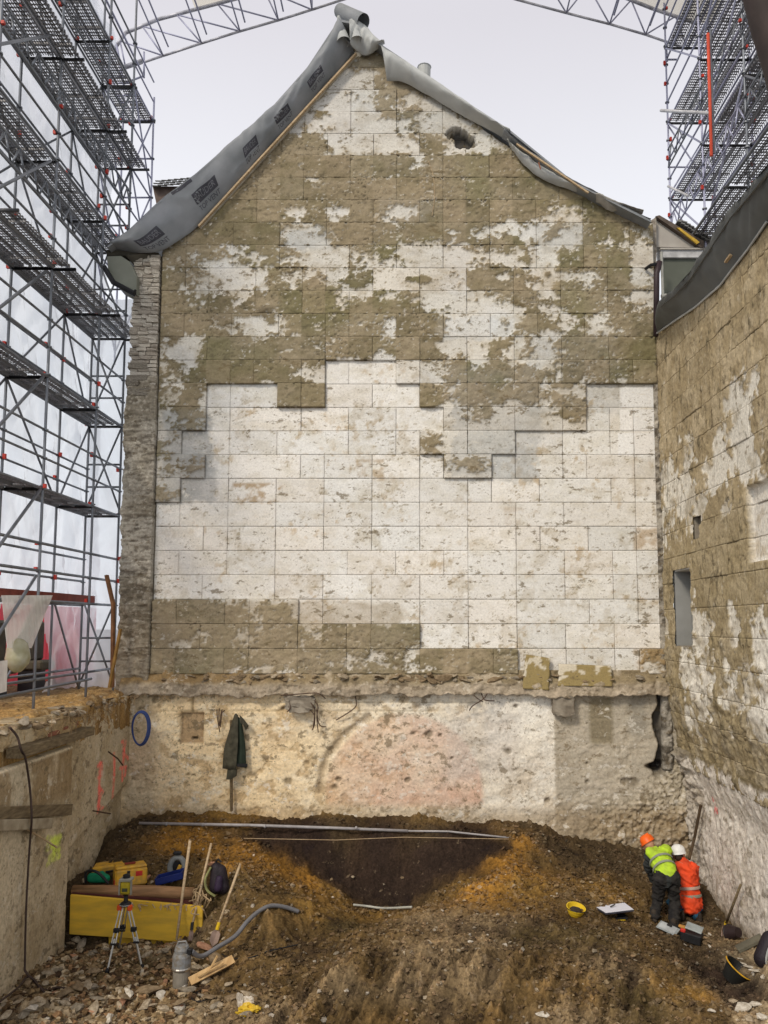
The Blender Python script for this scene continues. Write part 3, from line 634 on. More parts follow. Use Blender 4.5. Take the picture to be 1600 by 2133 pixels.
# ================================================================== RIGHT WALL
XW = 5.03
YA, YB = 9.6, 16.68; NCy = 14; CWy = (YB-YA)/NCy; ZB = -2.75; NRz = 18; CH = (6.35-ZB)/NRz
rng2 = random.Random(5)
COV_R = ["99999999999999","99999999999999","99999998989999","98889979989999","88998978899998","54665534564676","33354142455445","42254233344454","66655565654455",
         "88878887877776","88777877788877","87878787788877","45654546566666","43534645566566","44354544555455","54455454645456","66667667676667","88888888888888"]  # right-most digit nearest the gable
cr_ = np.array([[int(c) for c in r] for r in COV_R], float)[::-1]
gy = np.linspace(YA, YB, NCy*SUBD+1); gz = np.linspace(ZB, 6.35, NRz*SUBD+1); GY, GZ2 = np.meshgrid(gy, gz)
q1 = fbm(GY, GZ2, .62, 6, 71, .62); q2 = fbm(GY, GZ2, .10, 5, 72, .62); q3 = fbm(GY*1.3, GZ2*.6, .17, 5, 73, .62); q4 = fbm(GY, GZ2, .3, 4, 74)
Cr = bil(cr_, (GY+.1*q1-YA)/CWy-.5, (GZ2+.1*q4-ZB)/CH-.5)/9
m2 = sstep(-.05, .05, (Cr-.5)*1.45+q1*.62+q2*.2)
mc = mixc(c3(.36, .285, .17)+np.zeros(GY.shape+(3,)), c3(.47, .385, .25), sstep(-.5, .8, q4)); mc = mixc(mc, c3(.27, .22, .12), sstep(2.5, 1.0, GZ2)*.4)
mc = mixc(mc, c3(.12, .10, .06), sstep(.42, .8, q3)*.75)
wc = mixc(c3(.72, .68, .59)+np.zeros(GY.shape+(3,)), c3(.42, .36, .26), sstep(0, .8, q4)*.7); wc = mixc(wc, c3(.25, .2, .13), sstep(.5, .7, q2)*.8)
cR = mixc(wc, mc, m2)
crk = sstep(.05, .01, np.abs(fbm(GY*1.6, GZ2*.7, .3, 4, 78)))*sstep(.0, .5, q1)
HR = m2*(.02+.010*q2+.022*np.clip(q3-.1, -0.25, 1)+.008*q4-.02*crk)+.003*q2; cR = mixc(cR, c3(.10, .08, .05), m2*crk*.7)
low = sstep(.6, -1.2, GZ2); HR = HR+low*(.035*fbm(GY, GZ2, .25, 5, 76, .6)+.05*np.clip(q3, 0, 1)); cR = mixc(cR, c3(.38, .33, .25), low*.35*sstep(-.1, .6, q4))
HR = HR-sstep(-1.2, -2.7, GZ2)*.24
def prx(x0, y0, x1, y1):
    a = PX(x0, y0, XW); b = PX(x1, y1, XW); return min(a.y, b.y), max(a.y, b.y), min(a.z, b.z), max(a.z, b.z)
w1 = prx(1406, 1190, 1440, 1188); wz0, wz1 = -.42, 1.02; wy0, wy1 = w1[0], w1[1]
hole = (GY > wy0) & (GY < wy1) & (GZ2 > wz0) & (GZ2 < wz1)
n1 = PX(1447, 1078, XW); n2 = PX(1461, 1115, XW); hole2 = (GY > n2.y) & (GY < n1.y) & (GZ2 < n1.z) & (GZ2 > n2.z-.02)
rec = (GY < PX(1557, 1020, XW).y) & (GZ2 < PX(1557, 1018, XW).z+.0) & (GZ2 > .93)
recz0, recz1 = .93, PX(1557, 1018, XW).z
HR = np.where(rec, HR*.15-.09, HR); cR = np.where(rec[..., None], mixc(c3(.74, .70, .62)+np.zeros(GY.shape+(3,)), c3(.5, .42, .3), sstep(.2, .7, q1+q2*.5)*.7), cR)
rwall = empty('side_wall', (XW, 13, ZB), 'long side wall on the right with ochre mud mortar over boards and a small window', 'wall')
rwall.location = (XW, 13, ZB)
for r in range(NRz):
    k = 0; first = r % 2
    while k < NCy:
        w = 1 if first else 2; first = 0; w = min(w, NCy-k)
        i0, i1, j0, j1 = k*SUBD, (k+w)*SUBD, r*SUBD, (r+1)*SUBD
        Y = GY[j0:j1+1, i0:i1+1].copy(); Z = GZ2[j0:j1+1, i0:i1+1].copy(); Hh = HR[j0:j1+1, i0:i1+1].copy(); cl = cR[j0:j1+1, i0:i1+1].copy()
        cl[-1] = cl[-2]; cl[:, -1] = cl[:, -2]
        g = random.choice((.0006, .0012, .003))*(0 if ZB+CH*r < .2 else 1); Y[:, 0] += g; Y[:, -1] -= g; Z[0] += g; Z[-1] -= g
        lowrow = ZB+CH*r < .2
        off = 0 if lowrow else random.uniform(0, .005)+(random.random() < .15)*.012; br = 1 if lowrow else random.uniform(.93, 1.06)
        ed = np.minimum.reduce([np.abs(Y-Y[0, 0]), np.abs(Y-Y[0, -1]), np.abs(Z-Z[0, 0]), np.abs(Z-Z[-1, 0])])
        cl = mixc(cl*br, c3(.16, .125, .07), sstep(.025, 0, ed)*(0 if lowrow else random.choice((0, .1, .35))))
        P = np.stack([XW-Hh-off+Y*0, Y, Z], -1)
        hm = (hole | hole2)[j0:j1+1, i0:i1+1]; fm = ~(hm[:-1, :-1] | hm[1:, 1:] | hm[1:, :-1] | hm[:-1, 1:])
        if fm.any(): grid_obj('board', P, cl, SIDEM, rwall, mask=fm, skirt=(.07, 0, 0), flip=True)
        k += w
cb = MB()
def wbox(y0, y1, z0, z1, x0=XW+.32, x1=XW+.6): cb.box(((x0+x1)/2, (y0+y1)/2, (z0+z1)/2), (x1-x0, y1-y0, z1-z0))
wbox(YA, wy0, ZB, 6.35); wbox(wy1, YB+.4, ZB, n2.z-.02); wbox(wy1, YB+.4, n2.z-.02, 6.35); wbox(wy0, wy1, ZB, 6.35)
cb.build('masonry_core', DARKGAP, rwall)
ym, zm, hy, hz = (wy0+wy1)/2, (wz0+wz1)/2, wy1-wy0, wz1-wz0
RVG = mat('grey_reveal_board', (.30, .30, .285), col2=(.24, .24, .225), rough=.6, scale=2, bump=.05)
win = MB().box((XW+.30, ym, zm), (.02, hy+.30, hz+.30)).build('window_panel', RVG, rwall)
MB().box((XW+.145, wy1+.035, zm), (.29, .05, hz+.16)).build('window_reveal', RVG, rwall); MB().box((XW+.145, wy0-.035, zm), (.29, .05, hz+.16)).build('window_reveal', RVG, rwall)
MB().box((XW+.140, ym, wz1+.015), (.28, hy-.002, .04)).build('window_head', mat('white_reveal', (.62, .60, .56), rough=.7), rwall); MB().box((XW+.140, ym, wz0-.02), (.28, hy-.002, .05)).build('window_sill', CONC, rwall)
MB().box((XW+.155, n1.y+.03, (n1.z+n2.z)/2), (.31, .05, n1.z-n2.z+.12)).build('niche_side', CONC, rwall); MB().box((XW+.15, (n1.y+n2.y)/2, n2.z-.06), (.3, n1.y-n2.y, .06)).build('niche_floor', CONC, rwall)
# lower part of the right wall: pale, set back
ys = np.linspace(9.6, 16.6, 290); zs = np.linspace(-5.9, -2.45, 144); Y, Z = np.meshgrid(ys, zs)
s1 = fbm(Y, Z, .8, 6, 81, .6); s2 = fbm(Y, Z, .11, 5, 82, .6); s3 = fbm(Y*2.2, Z*.7, .3, 4, 83)
cc = mixc(c3(.74, .68, .60)+np.zeros(Y.shape+(3,)), c3(.56, .49, .40), sstep(0, .9, s1)); cc = mixc(cc, c3(.84, .80, .73), sstep(.2, .8, s3)*.6); cc = mixc(cc, c3(.24, .19, .12), sstep(.45, .72, s2)*.7)
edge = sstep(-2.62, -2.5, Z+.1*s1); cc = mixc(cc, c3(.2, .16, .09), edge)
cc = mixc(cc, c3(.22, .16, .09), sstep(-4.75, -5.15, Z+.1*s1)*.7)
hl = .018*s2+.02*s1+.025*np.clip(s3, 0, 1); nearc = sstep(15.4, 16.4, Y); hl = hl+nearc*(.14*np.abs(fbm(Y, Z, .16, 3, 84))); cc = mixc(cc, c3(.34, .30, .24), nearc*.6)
# red spray mark
a = PX(1490, 1680, XW+.40)
rk = np.clip(sstep(.05, .03, np.hypot((Y-a.y)*.8, (Z-a.z-.13)*.8))+sstep(.035, .02, np.abs((Y-a.y)+.45*(Z-a.z)+.05))*sstep(.2, .16, np.abs(Z-a.z))+sstep(.07, .05, np.hypot(Y-a.y+.12, Z-a.z+.05)), 0, 1)
cc = mixc(cc, c3(.75, .10, .10), rk*.75*sstep(-.6, .2, s2+.2))
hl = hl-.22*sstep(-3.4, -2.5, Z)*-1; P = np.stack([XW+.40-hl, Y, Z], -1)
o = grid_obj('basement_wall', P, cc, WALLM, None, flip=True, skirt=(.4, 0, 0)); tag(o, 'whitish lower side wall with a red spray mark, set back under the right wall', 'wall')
# corner infill of dark broken masonry where the two walls meet
zs = np.linspace(-2.9, 6.4, 380); xs = np.linspace(4.93, 5.12, 9); X, Z = np.meshgrid(xs, zs)
f2c = fbm(X, Z, .09, 4, 91, .6); P = np.stack([X, G-.03-.04*f2c-.03*np.sin((X-4.93)/.19*math.pi), Z], -1)
cc = mixc(c3(.33, .30, .25)+np.zeros(X.shape+(3,)), c3(.10, .085, .065), sstep(-.1, .5, f2c+.3*fbm(X, Z, .5, 3, 92)))
o = grid_obj('corner_joint', P, cc, WALLM, None, skirt=(0, .15, 0)); tag(o, 'rough dark masonry joint in the corner of gable and side wall', 'joint')

# ================================================================== LEFT PIT WALL
XP = -5.80
ys = np.linspace(9.2, 16.7, 312); zs = np.linspace(-5.95, -1.42, 190); Y, Z = np.meshgrid(ys, zs)
s1 = fbm(Y, Z, .9, 6, 101, .58); s2 = fbm(Y, Z, .12, 5, 102, .6); s3 = fbm(Y*.6, Z*.25, .3, 4, 103)
near = sstep(13.72, 13.68, Y); ztop = -2.0
rough_top = near*sstep(-1.80, -1.76, Z); gap = near*sstep(ztop, ztop+.03, Z)*(1-sstep(-1.80, -1.76, Z)); lowfar = (1-near)*sstep(-3.72, -3.78, Z-.22*(Y-14.0))
h = .006*s2+.012*s1+near*.12*(1-gap)-.22*gap+rough_top*(.05*s2+.06*s1-.05)-lowfar*.13
topr = sstep(-1.75, -1.55, Z)*(1-near); h = h+topr*.06*s2
cc = mixc(c3(.42, .375, .29)+np.zeros(Y.shape+(3,)), c3(.30, .25, .17), sstep(-.3, .8, s1)); cc = mixc(cc, c3(.19, .135, .07), sstep(-.5, -.1, s1+s3*.7)*near*sstep(-3.0, -2.7, Z-.2*s3)*.75)
cc = mixc(cc, c3(.52, .46, .36), sstep(.3, .8, s3)*.5); cc = mixc(cc, c3(.15, .12, .08), sstep(.5, .72, s2)*.45)
cc = mixc(cc, c3(.05, .035, .025), gap); cc = mixc(cc, c3(.42, .34, .22), rough_top*.6); cc = mixc(cc, c3(.26, .17, .07), np.clip(topr+rough_top*.4, 0, 1)*sstep(-.2, .6, s2+s1))
cc = mixc(cc, c3(.62, .56, .44), near*sstep(ztop-.05, ztop-.03, Z)*(1-sstep(ztop, ztop+.02, Z))*.8)
cc = mixc(cc, c3(.22, .15, .08), sstep(-4.9, -5.4, Z)*.4)
def stroke(cc, pts, w, colr, st, X0=XP):
    P3 = [PX(x, y, X0) for x, y in pts]
    k = np.zeros(Y.shape)
    for a, b in zip(P3[:-1], P3[1:]):
        ay, az, by, bz = a.y, a.z, b.y, b.z; L = (by-ay)**2+(bz-az)**2+1e-9
        t = np.clip(((Y-ay)*(by-ay)+(Z-az)*(bz-az))/L, 0, 1); d = np.hypot((Y-ay-t*(by-ay))*.6, Z-az-t*(bz-az)); k = np.maximum(k, sstep(w, w*.5, d))
    return mixc(cc, colr, k*st*np.clip(.75+.5*s2, 0, 1))
RS = c3(.72, .16, .14)
for pts in [[(208,1590),(207,1635),(206,1680)], [(204,1595),(212,1590),(212,1615),(205,1620)], [(206,1640),(214,1650),(208,1665)], [(204,1680),(214,1684)], [(238,1570),(237,1620),(234,1675)], [(254,1545),(262,1545),(258,1570),(266,1580)], [(258,1548),(256,1590)], [(250,1600),(262,1598),(260,1615)], [(255,1600),(254,1625)], [(208,1650),(204,1690)]]:
    cc = stroke(cc, pts, .05, RS, .85)
for pts in [[(100,1745),(112,1750),(124,1742)], [(102,1755),(124,1748)], [(98,1768),(122,1756)], [(112,1745),(114,1790)], [(104,1785),(122,1770)], [(100,1800),(112,1785)], [(108,1760),(122,1785)]]:
    cc = stroke(cc, pts, .06, c3(.50, .62, .10), .75, XP+.12)
cc = cc*c3(1.38, 1.30, 1.16)
P = np.stack([XP+h, Y, Z], -1)
pit_wall = grid_obj('retaining_wall', P, cc, WALLM, None, skirt=(-.5, 0, 0)); tag(pit_wall, 'stained concrete retaining wall of the pit with red and yellow-green spray marks', 'wall')
def pitboard(x0, y0, x1, y1, hgt, thk, name, m, Xo, label, cat='plank'):
    a = PX(x0, y0, Xo); b = PX(x1, y1, Xo); mb = MB(); mb.beam(a, b, thk, hgt); o = mb.build(name, m, None, bevel=.008); tag(o, label, cat); return o
pitboard(28, 1570, 184, 1522, .14, .22, 'timber_beam', WOODG, XP+.16, 'weathered timber beam lying on the edge of the pit wall')
pitboard(-60, 1698, 148, 1686, .17, .05, 'plank', WOODG, XP+.19, 'upper of two short planks fixed across the pit wall')
pitboard(-60, 1722, 107, 1715, .15, .05, 'plank', mat('grey_plank', (.40, .34, .24), col2=(.24, .19, .12)), XP+.24, 'paler lower plank fixed across the pit wall')
pitboard(96, 1534, 158, 1506, .07, .1, 'timber_beam', mat('reddish_timber', (.30, .12, .07)), XP+.06, 'short reddish timber stuck in the broken wall top')
for (pts, lab) in [([(30,1712),(70,1735),(118,1765)], 'thin rod sticking out of the planks on the pit wall'), ([(194,1689),(230,1695)], 'short steel rod in the pit wall below the red marks'), ([(226,1566),(245,1580),(256,1594)], 'small bent wire on the pit wall beside the red marks')]:
    mb = MB(); n = len(pts); mb.tube([PX(x, y, XP+.16+.10*i/n) for i, (x, y) in enumerate(pts)], .014, 6); tag(mb.build('rod', RUST if lab[0] != 't' else WOOD, None), lab, 'rod')
cab = MB(); cab.tube(catmull([PX(20, 1515, XP+.2), PX(36, 1535, XP+.26), PX(44, 1562, XP+.3), PX(53, 1580, XP+.26), PX(62, 1640, XP+.2), PX(66, 1705, XP+.32), PX(62, 1760, XP+.2), PX(55, 1880, XP+.2), PX(52, 2000, XP+.2), PX(54, 2025, XP+.25), PY(75, 2045, 12.1), PY(92, 2062, 12.0), PY(120, 2057, 12.0), PY(150, 2063, 11.9), PY(148, 2078, 11.8), PY(110, 2082, 11.8), PY(90, 2065, 11.9), PY(60, 2035, 12.2), PY(40, 2055, 11.7), PY(15, 2075, 11.2), PY(-20, 2100, 10.8)], 6), .016, 6)
tag(cab.build('cable', mat('brown_cable', (.07, .045, .035)), None, smooth=True), 'dark cable hanging down the pit wall and looping on the rubble', 'cable')

# bank of orange sand behind the pit wall
ys = np.linspace(8.8, 24, 420); xs = np.linspace(-9.8, -5.80, 120); X, Y = np.meshgrid(xs, ys)
u1 = fbm(X, Y, .5, 6, 111, .6); u2 = fbm(X, Y, .12, 4, 112, .6)
Z = -1.46+.05*u1+.03*u2+.05*np.clip(-X-6.2, 0, 1.2)+.10*np.exp(-((X+5.85)/.3)**2)*(u1+.6)-.06*sstep(-5.9, -5.8, X)
cc = mixc(c3(.44, .27, .10)+np.zeros(X.shape+(3,)), c3(.26, .16, .07), sstep(-.1, .8, u1)); cc = mixc(cc, c3(.58, .42, .22), sstep(.3, .8, u2)*.6); cc = mixc(cc, c3(.16, .12, .08), sstep(-7, -7.6, X)*.7)
o = grid_obj('sand_bank', np.stack([X, Y, Z], -1), cc, SOIL, None, skirt=(0, 0, -.6)); tag(o, kind='structure')
for i in range(90):
    yy = random.uniform(11.3, 16.6); o2 = link('stone', RV[(random.randrange(12), random.choice([0, 1, 1, 3]))], None, o)
    o2.location = (-5.72+random.uniform(-.28, .12), yy, -1.44+random.uniform(-.08, .06)); s = random.uniform(.06, .22); o2.scale = (s, s*1.4, s*.8); o2.rotation_euler = (random.uniform(-.6, .6), random.uniform(-.6, .6), random.uniform(0, 6))
mb = MB()
for i in range(26):
    yy = random.uniform(12.2, 16.4); p = Vector((-5.66, yy, -1.47+random.uniform(-.1, .05))); mb.tube(catmull([p, p+Vector((.08, random.uniform(-.2, .2), random.uniform(-.05, .08))), p+Vector((.12, random.uniform(-.35, .35), random.uniform(-.3, -.1)))], 4), .006, 4)
mb.build('roots', mat('dry_roots', (.30, .20, .10)), o)['kind'] = 'stuff'

# surrounding street level, far out to the horizon, with the pit cut out
R0 = 260
sg = MB(); zz = -1.75
sg.add([(-R0,-R0,zz),(R0,-R0,zz),(R0,9.0,zz),(-R0,9.0,zz)], [(0,1,2,3)]) if False else None
for (x0, x1, y0, y1) in [(-R0, -9.6, -R0, R0), (-9.6, R0, 24, R0), (6.2, R0, -R0, 24), (-9.6, 6.2, -R0, -6)]:
    sg.add([(x0,y0,zz),(x1,y0,zz),(x1,y1,zz),(x0,y1,zz)], [(0,1,2,3)])
tag(sg.build('street_ground', mat('street_asphalt', (.16, .15, .14), var=.1), None), kind='structure')

# ================================================================== PIT GROUND
DK = c3(.030, .019, .014); DB = c3(.066, .045, .023); BR = c3(.125, .079, .030); OR = c3(.31, .155, .028); OC = c3(.21, .122, .032); GB = c3(.190, .135, .072); PL = c3(.37, .285, .175); OL = c3(.080, .056, .022)
CP = [  # px, py, depth Y, soil colour
 (290,1696,16.66,BR),(500,1700,16.66,OC),(700,1702,16.66,BR),(900,1706,16.66,BR),(1100,1716,16.66,DB),(1250,1760,16.6,DB),(1350,1790,16.4,DB),(1430,1800,16.4,BR),
 (300,1716,16.25,DB),(500,1722,16.2,OC),(700,1728,16.2,DB),(900,1734,16.2,DB),(1060,1745,16.2,BR),(1150,1765,16.1,DB),
 (560,1765,15.98,DK),(700,1790,15.9,DK),(800,1820,15.8,DK),(900,1800,15.85,DK),(980,1775,15.95,DK),(650,1745,16.1,DK),(800,1750,16.08,DK),(930,1755,16.08,DK),(760,1860,15.6,DK),(830,1868,15.55,DK),
 (640,1780,15.86,DK),(660,1802,15.76,DK),(680,1760,15.99,DK),(560,1750,16.07,DK),(500,1740,16.14,DK),(1000,1766,16.02,DK),(1045,1758,16.07,DK),(990,1784,15.88,DK),(930,1815,15.7,DK),(600,1742,16.12,DK),(540,1738,16.14,DK),(620,1772,15.92,DK),(690,1818,15.72,DK),(725,1845,15.6,DK),(1030,1758,16.03,DK),(960,1795,15.82,DK),(905,1825,15.65,DK),(870,1855,15.55,DK),(800,1880,15.4,DK),
 (740,1896,15.0,OC),(860,1900,15.0,BR),(800,1900,14.9,OC),
 (400,1750,15.7,OR),(520,1768,15.6,OR),(575,1790,15.4,OR),(640,1836,15.2,OR),(700,1860,15.2,OC),(480,1800,14.7,OR),(560,1850,14.2,BR),(560,1900,13.5,BR),(640,1880,14.1,OC),(700,1925,13.9,OL),
 (1080,1760,15.95,OR),(1050,1795,15.5,OR),(955,1846,15.1,OC),(900,1868,15.1,BR),(1050,1820,15.0,OR),(1010,1850,14.7,OR),(1100,1850,14.6,OC),(1120,1790,15.7,BR),(1200,1800,15.8,DB),(1260,1850,15.0,OC),(1290,1800,16.1,DB),(1200,1880,14.3,BR),
 (900,1920,13.8,GB),(1000,1935,13.2,GB),(800,1942,13.3,BR),(720,1970,12.8,BR),(640,1965,13.5,BR),(560,1975,13.0,BR),(500,2010,12.4,BR),(1000,1968,12.3,GB),(900,1985,11.8,GB),(760,2002,11.75,BR),(1120,1955,12.6,OL),(1120,1990,11.75,BR),(1240,1960,12.9,OL),(1260,2005,11.8,GB),
 (600,2050,11.75,BR),(700,2045,11.45,GB),(850,2050,11.3,GB),(1000,2045,11.3,GB),(1100,2060,11.2,BR),(1200,2060,11.2,BR),(560,2133,10.95,GB),(680,2133,10.9,BR),(800,2133,10.85,BR),(1000,2133,10.85,BR),(1200,2133,10.8,GB),(1340,2100,11.1,OL),
 (1280,1915,14.0,BR),(1340,1960,12.9,BR),(1390,2010,12.2,BR),(1440,2070,11.5,OC),(1500,2125,10.8,BR),
 (1380,1925,14.4,BR),(1440,1915,14.9,DB),(1480,1880,15.4,DB),(1400,1945,13.6,DB),(1450,1990,13.4,DB),(1500,1965,13.6,GB),(1550,1975,13.1,PL),(1600,2010,12.2,PL),(1480,2040,12.8,DK),(1540,2080,12.2,DK),(1600,2090,11.3,PL),(1600,2140,10.6,PL),(1560,2120,11.5,DK),(1460,1850,15.9,DB),
 (150,1985,13.2,GB),(80,2080,11.7,GB),(250,2010,12.8,OL),(330,2060,12.1,BR),(420,2080,11.8,BR),(350,1965,13.5,PL),(200,2100,11.3,PL),(60,2133,10.8,PL),(350,2125,11.0,PL),(480,2133,10.8,GB),(440,1990,13.0,BR),(0,2110,11.2,GB),
 (250,1790,14.8,DB),(230,1730,16.0,DB),(330,1806,14.75,BR),(400,1806,14.7,BR),(200,1815,14.6,DB),(170,1872,14.05,DB),(250,1873,14.05,DB),(330,1874,14.05,OC),(400,1875,14.05,BR),(250,1850,14.3,DB),(350,1846,14.3,BR),(200,1848,14.3,DB),(440,1850,14.25,BR),(470,1850,14.1,OL)]
PTS = np.array([list(PY(a, b, c)) for a, b, c, _ in CP]); PCOL = np.array([d for *_, d in CP])
# the box acts as a little retaining wall: add its step separately
def step_box(x, y): return 0.62*(1-sstep(-3.7, -3.35, x))*sstep(13.86, 13.94, y)*(1-sstep(14.2, 15.4, y))
Aall = PTS.copy(); zt = PTS[:, 2]-step_box(PTS[:, 0], PTS[:, 1])
# keep the floor level just outside the view
extra = np.array([(-6.2, 9.2, -5.45), (-3, 9.2, -5.5), (0, 9.2, -5.5), (3, 9.2, -5.4), (6, 9.2, -5.3), (-6.2, 16.7, -4.45), (6.0, 16.7, -4.9), (-6.2, 15.3, -4.6), (6, 14, -5.25)])
zx = extra[:, 2]-step_box(extra[:, 0], extra[:, 1])*0
XYc = np.concatenate([PTS[:, :2], extra[:, :2]]); zc = np.concatenate([zt, zx])
def rbf_fit(P_, z_, sm=1e-3):
    d = np.hypot(P_[:, None, 0]-P_[None, :, 0], P_[:, None, 1]-P_[None, :, 1]); n = len(P_)
    A_ = np.zeros((n+3, n+3)); A_[:n, :n] = d+np.eye(n)*(-sm); A_[:n, n] = 1; A_[:n, n+1:] = P_; A_[n, :n] = 1; A_[n+1:, :n] = P_.T
    return np.linalg.solve(A_, np.concatenate([z_, np.zeros(3)]))
wgt = rbf_fit(XYc, zc, .02)
def terr(x, y):
    x = np.asarray(x, float); y = np.asarray(y, float); sh = x.shape; x = x.ravel(); y = y.ravel(); r = np.zeros(x.shape); n = len(XYc)
    for i in range(n): r += wgt[i]*np.hypot(x-XYc[i, 0], y-XYc[i, 1])
    r += wgt[n]+wgt[n+1]*x+wgt[n+2]*y
    return (r+step_box(x, y)).reshape(sh)
nx, ny = 640, 400
tx = np.linspace(-6.15, 6.05, nx); ty = np.linspace(9.0, 16.85, ny); TX, TY = np.meshgrid(tx, ty)
TZ = terr(TX, TY)
e1 = fbm(TX, TY, .8, 6, 121, .6); e2 = fbm(TX, TY, .16, 5, 122, .62); e3 = fbm(TX, TY, .055, 3, 123)
# rills running down the front slope
cs = TX*.925-TY*.38; al = TX*.38+TY*.925; rl = fbm(cs, al*.16, .13, 5, 124, .62); fr_ = sstep(12.3, 11.6, TY)*sstep(-2.6, -1.6, TX)*sstep(3.6, 2.6, TX)
TZ = TZ+.07*e1+.040*e2+.014*e3+.06*fbm(TX, TY, .45, 3, 128)*sstep(14.5, 13, TY)+.022*(1-np.abs(fbm(TX, TY, .13, 3, 127)))**3+.11*rl*fr_
# clods
cl_ = np.clip(e2-.35, 0, 1); TZ = TZ+.06*cl_
# colours from the soil areas
def near_col(x, y):
    num = np.zeros(x.shape+(3,)); den = np.zeros(x.shape)
    for i in range(len(PTS)):
        w = 1/(((x-PTS[i, 0])**2+((y-PTS[i, 1])*1.2)**2)**1.8+2e-3); num += w[..., None]*PCOL[i]; den += w
    return num/den[..., None]
TC = near_col(TX+.16*e1+.05*e2, TY+.12*fbm(TX, TY, .5, 4, 125))
e4 = fbm(TX, TY, .32, 5, 126, .6)
TC = TC*(1+.30*e1+.34*e2+.62*rl*fr_)[..., None]; TC = mixc(TC, TC*c3(2.0, 1.9, 1.8), sstep(.2, .8, e4)*.5*sstep(14.5, 13.5, TY)); TC = mixc(TC, DK, sstep(-.2, -.8, e4)*.55*sstep(14.5, 13.5, TY)); TC = mixc(TC, c3(.34, .26, .17), sstep(.75, .95, e3+.25*e2)*.5*sstep(-.3, .3, e1+.2)*sstep(.045, .09, TC.mean(-1))); TC = mixc(TC, DK, sstep(-.45, -.9, e2)*.6)
TC = np.clip(TC, .012, .8)
ground = grid_obj('ground', np.stack([TX, TY, TZ], -1), TC, SOIL, None, skirt=(0, 0, -.8)); tag(ground, kind='structure')
def gz_at(x, y):
    i = int(np.clip((x-tx[0])/(tx[1]-tx[0]), 0, nx-1)); j = int(np.clip((y-ty[0])/(ty[1]-ty[0]), 0, ny-1)); return float(TZ[j, i])
# rest of the pit floor towards and behind the camera
xs = np.linspace(-9.6, 6.2, 60); ys = np.linspace(-6, 9.1, 60); X, Y = np.meshgrid(xs, ys); Z = -5.55+.12*fbm(X, Y, 2, 4, 131)
o = grid_obj('pit_floor', np.stack([X, Y, Z], -1), np.zeros(X.shape+(3,))+BR, SOIL, None); tag(o, kind='structure')
# loose crumbs and gravel over the soil (nobody could count them)
ico = bmesh.new(); bmesh.ops.create_icosphere(ico, subdivisions=1, radius=.5); IV = np.array([v.co[:] for v in ico.verts]); IF = np.array([[v.index for v in f.verts] for f in ico.faces]); ico.free()
N = 30000
px_ = rng.uniform(-5.7, 5.3, N*2); py_ = rng.uniform(9.8, 16.5, N*2)
dens = fbm(px_, py_, .5, 4, 133)-.7*((px_ > -2.6)&(px_ < -.6)&(py_ > 13.2)&(py_ < 15.8))+.2*((px_ < -2.9) & (py_ < 13.6))-3*((py_ > 15.3) & (py_ < 16.35) & (px_ > -2.8) & (px_ < 1.6))+.3*(px_ > 4.2)
keep = np.where(rng.uniform(-1.2, 1.0, N*2) < dens)[0][:N]; px_, py_ = px_[keep], py_[keep]; N = len(px_)
ii = np.clip(((px_-tx[0])/(tx[1]-tx[0])).astype(int), 0, nx-1); jj = np.clip(((py_-ty[0])/(ty[1]-ty[0])).astype(int), 0, ny-1); pz_ = TZ[jj, ii]
sz = .012+.060*rng.random(N)**2.6; leftz = ((px_ < -2.9) & (py_ < 13.7)); sz = sz*np.where(leftz, 1.5, 1)
R3 = rng.normal(size=(N, 12, 3))*.17
ang = rng.uniform(0, 6.28, N); ca, sa = np.cos(ang), np.sin(ang)
L = (IV[None]+R3*np.array([1, 1, .8]))*sz[:, None, None]*np.array([1.25, .9, .75]); Vx = L[..., 0]*ca[:, None]-L[..., 1]*sa[:, None]+px_[:, None]; Vy = L[..., 0]*sa[:, None]+L[..., 1]*ca[:, None]+py_[:, None]
Vz = L[..., 2]+pz_[:, None]+sz[:, None]*.2
V = np.stack([Vx, Vy, Vz], -1).reshape(-1, 3); F = (IF[None]+12*np.arange(N)[:, None, None]).reshape(-1, 3)
pal = np.array([(.55, .48, .37), (.30, .23, .14), (.16, .11, .065), (.70, .66, .58), (.38, .25, .15), (.09, .06, .04)]); loc = TC[jj, ii]
pick = rng.choice(6, N, p=[.035, .16, .42, .012, .08, .293]); pc = pal[pick]*.5*np.clip(loc.mean(1)/.09, .25, 1)[:, None]+loc*.6; pc[leftz] = pal[rng.choice(6, leftz.sum(), p=[.16, .36, .22, .02, .14, .10])]*.8*np.array([1.08, .98, .82])
me = mesh_np('gravel', V, F, np.repeat(pc, 12, 0), False)
tag(link('gravel', me, SOIL, None), kind='stuff')
# larger stones one can pick out
LM = [((262, 2040), 'below the tripod'), ((378, 2040), 'beside the pump'), ((440, 2035), 'by the broken plank'), ((90, 2060), 'near the looping cable'), ((60, 2125), 'in the lower left corner'), ((240, 2125), 'at the bottom edge left of the yellow bag'),
      ((200, 1985), 'under the left end of the yellow panel'), ((370, 1985), 'under the right end of the yellow panel'), ((420, 2115), 'at the bottom edge beside the yellow bag'), ((140, 2010), 'at the foot of the retaining wall'), ((330, 2090), 'in the rubble in front of the pump')]
KN = ['pale', 'brown', 'reddish brick', 'grey', 'white plaster']
def stone_label(px, py, s, k, mesh):
    lm = min(LM, key=lambda q: math.hypot(q[0][0]-px, q[0][1]-py))[1]; z_ = 'small' if s < .13 else ('mid-sized' if s < .19 else 'large')
    return z_+' '+KN[k]+(' flat piece ' if mesh >= 8 else (' rounded lump ' if mesh % 2 else ' angular stone '))+lm
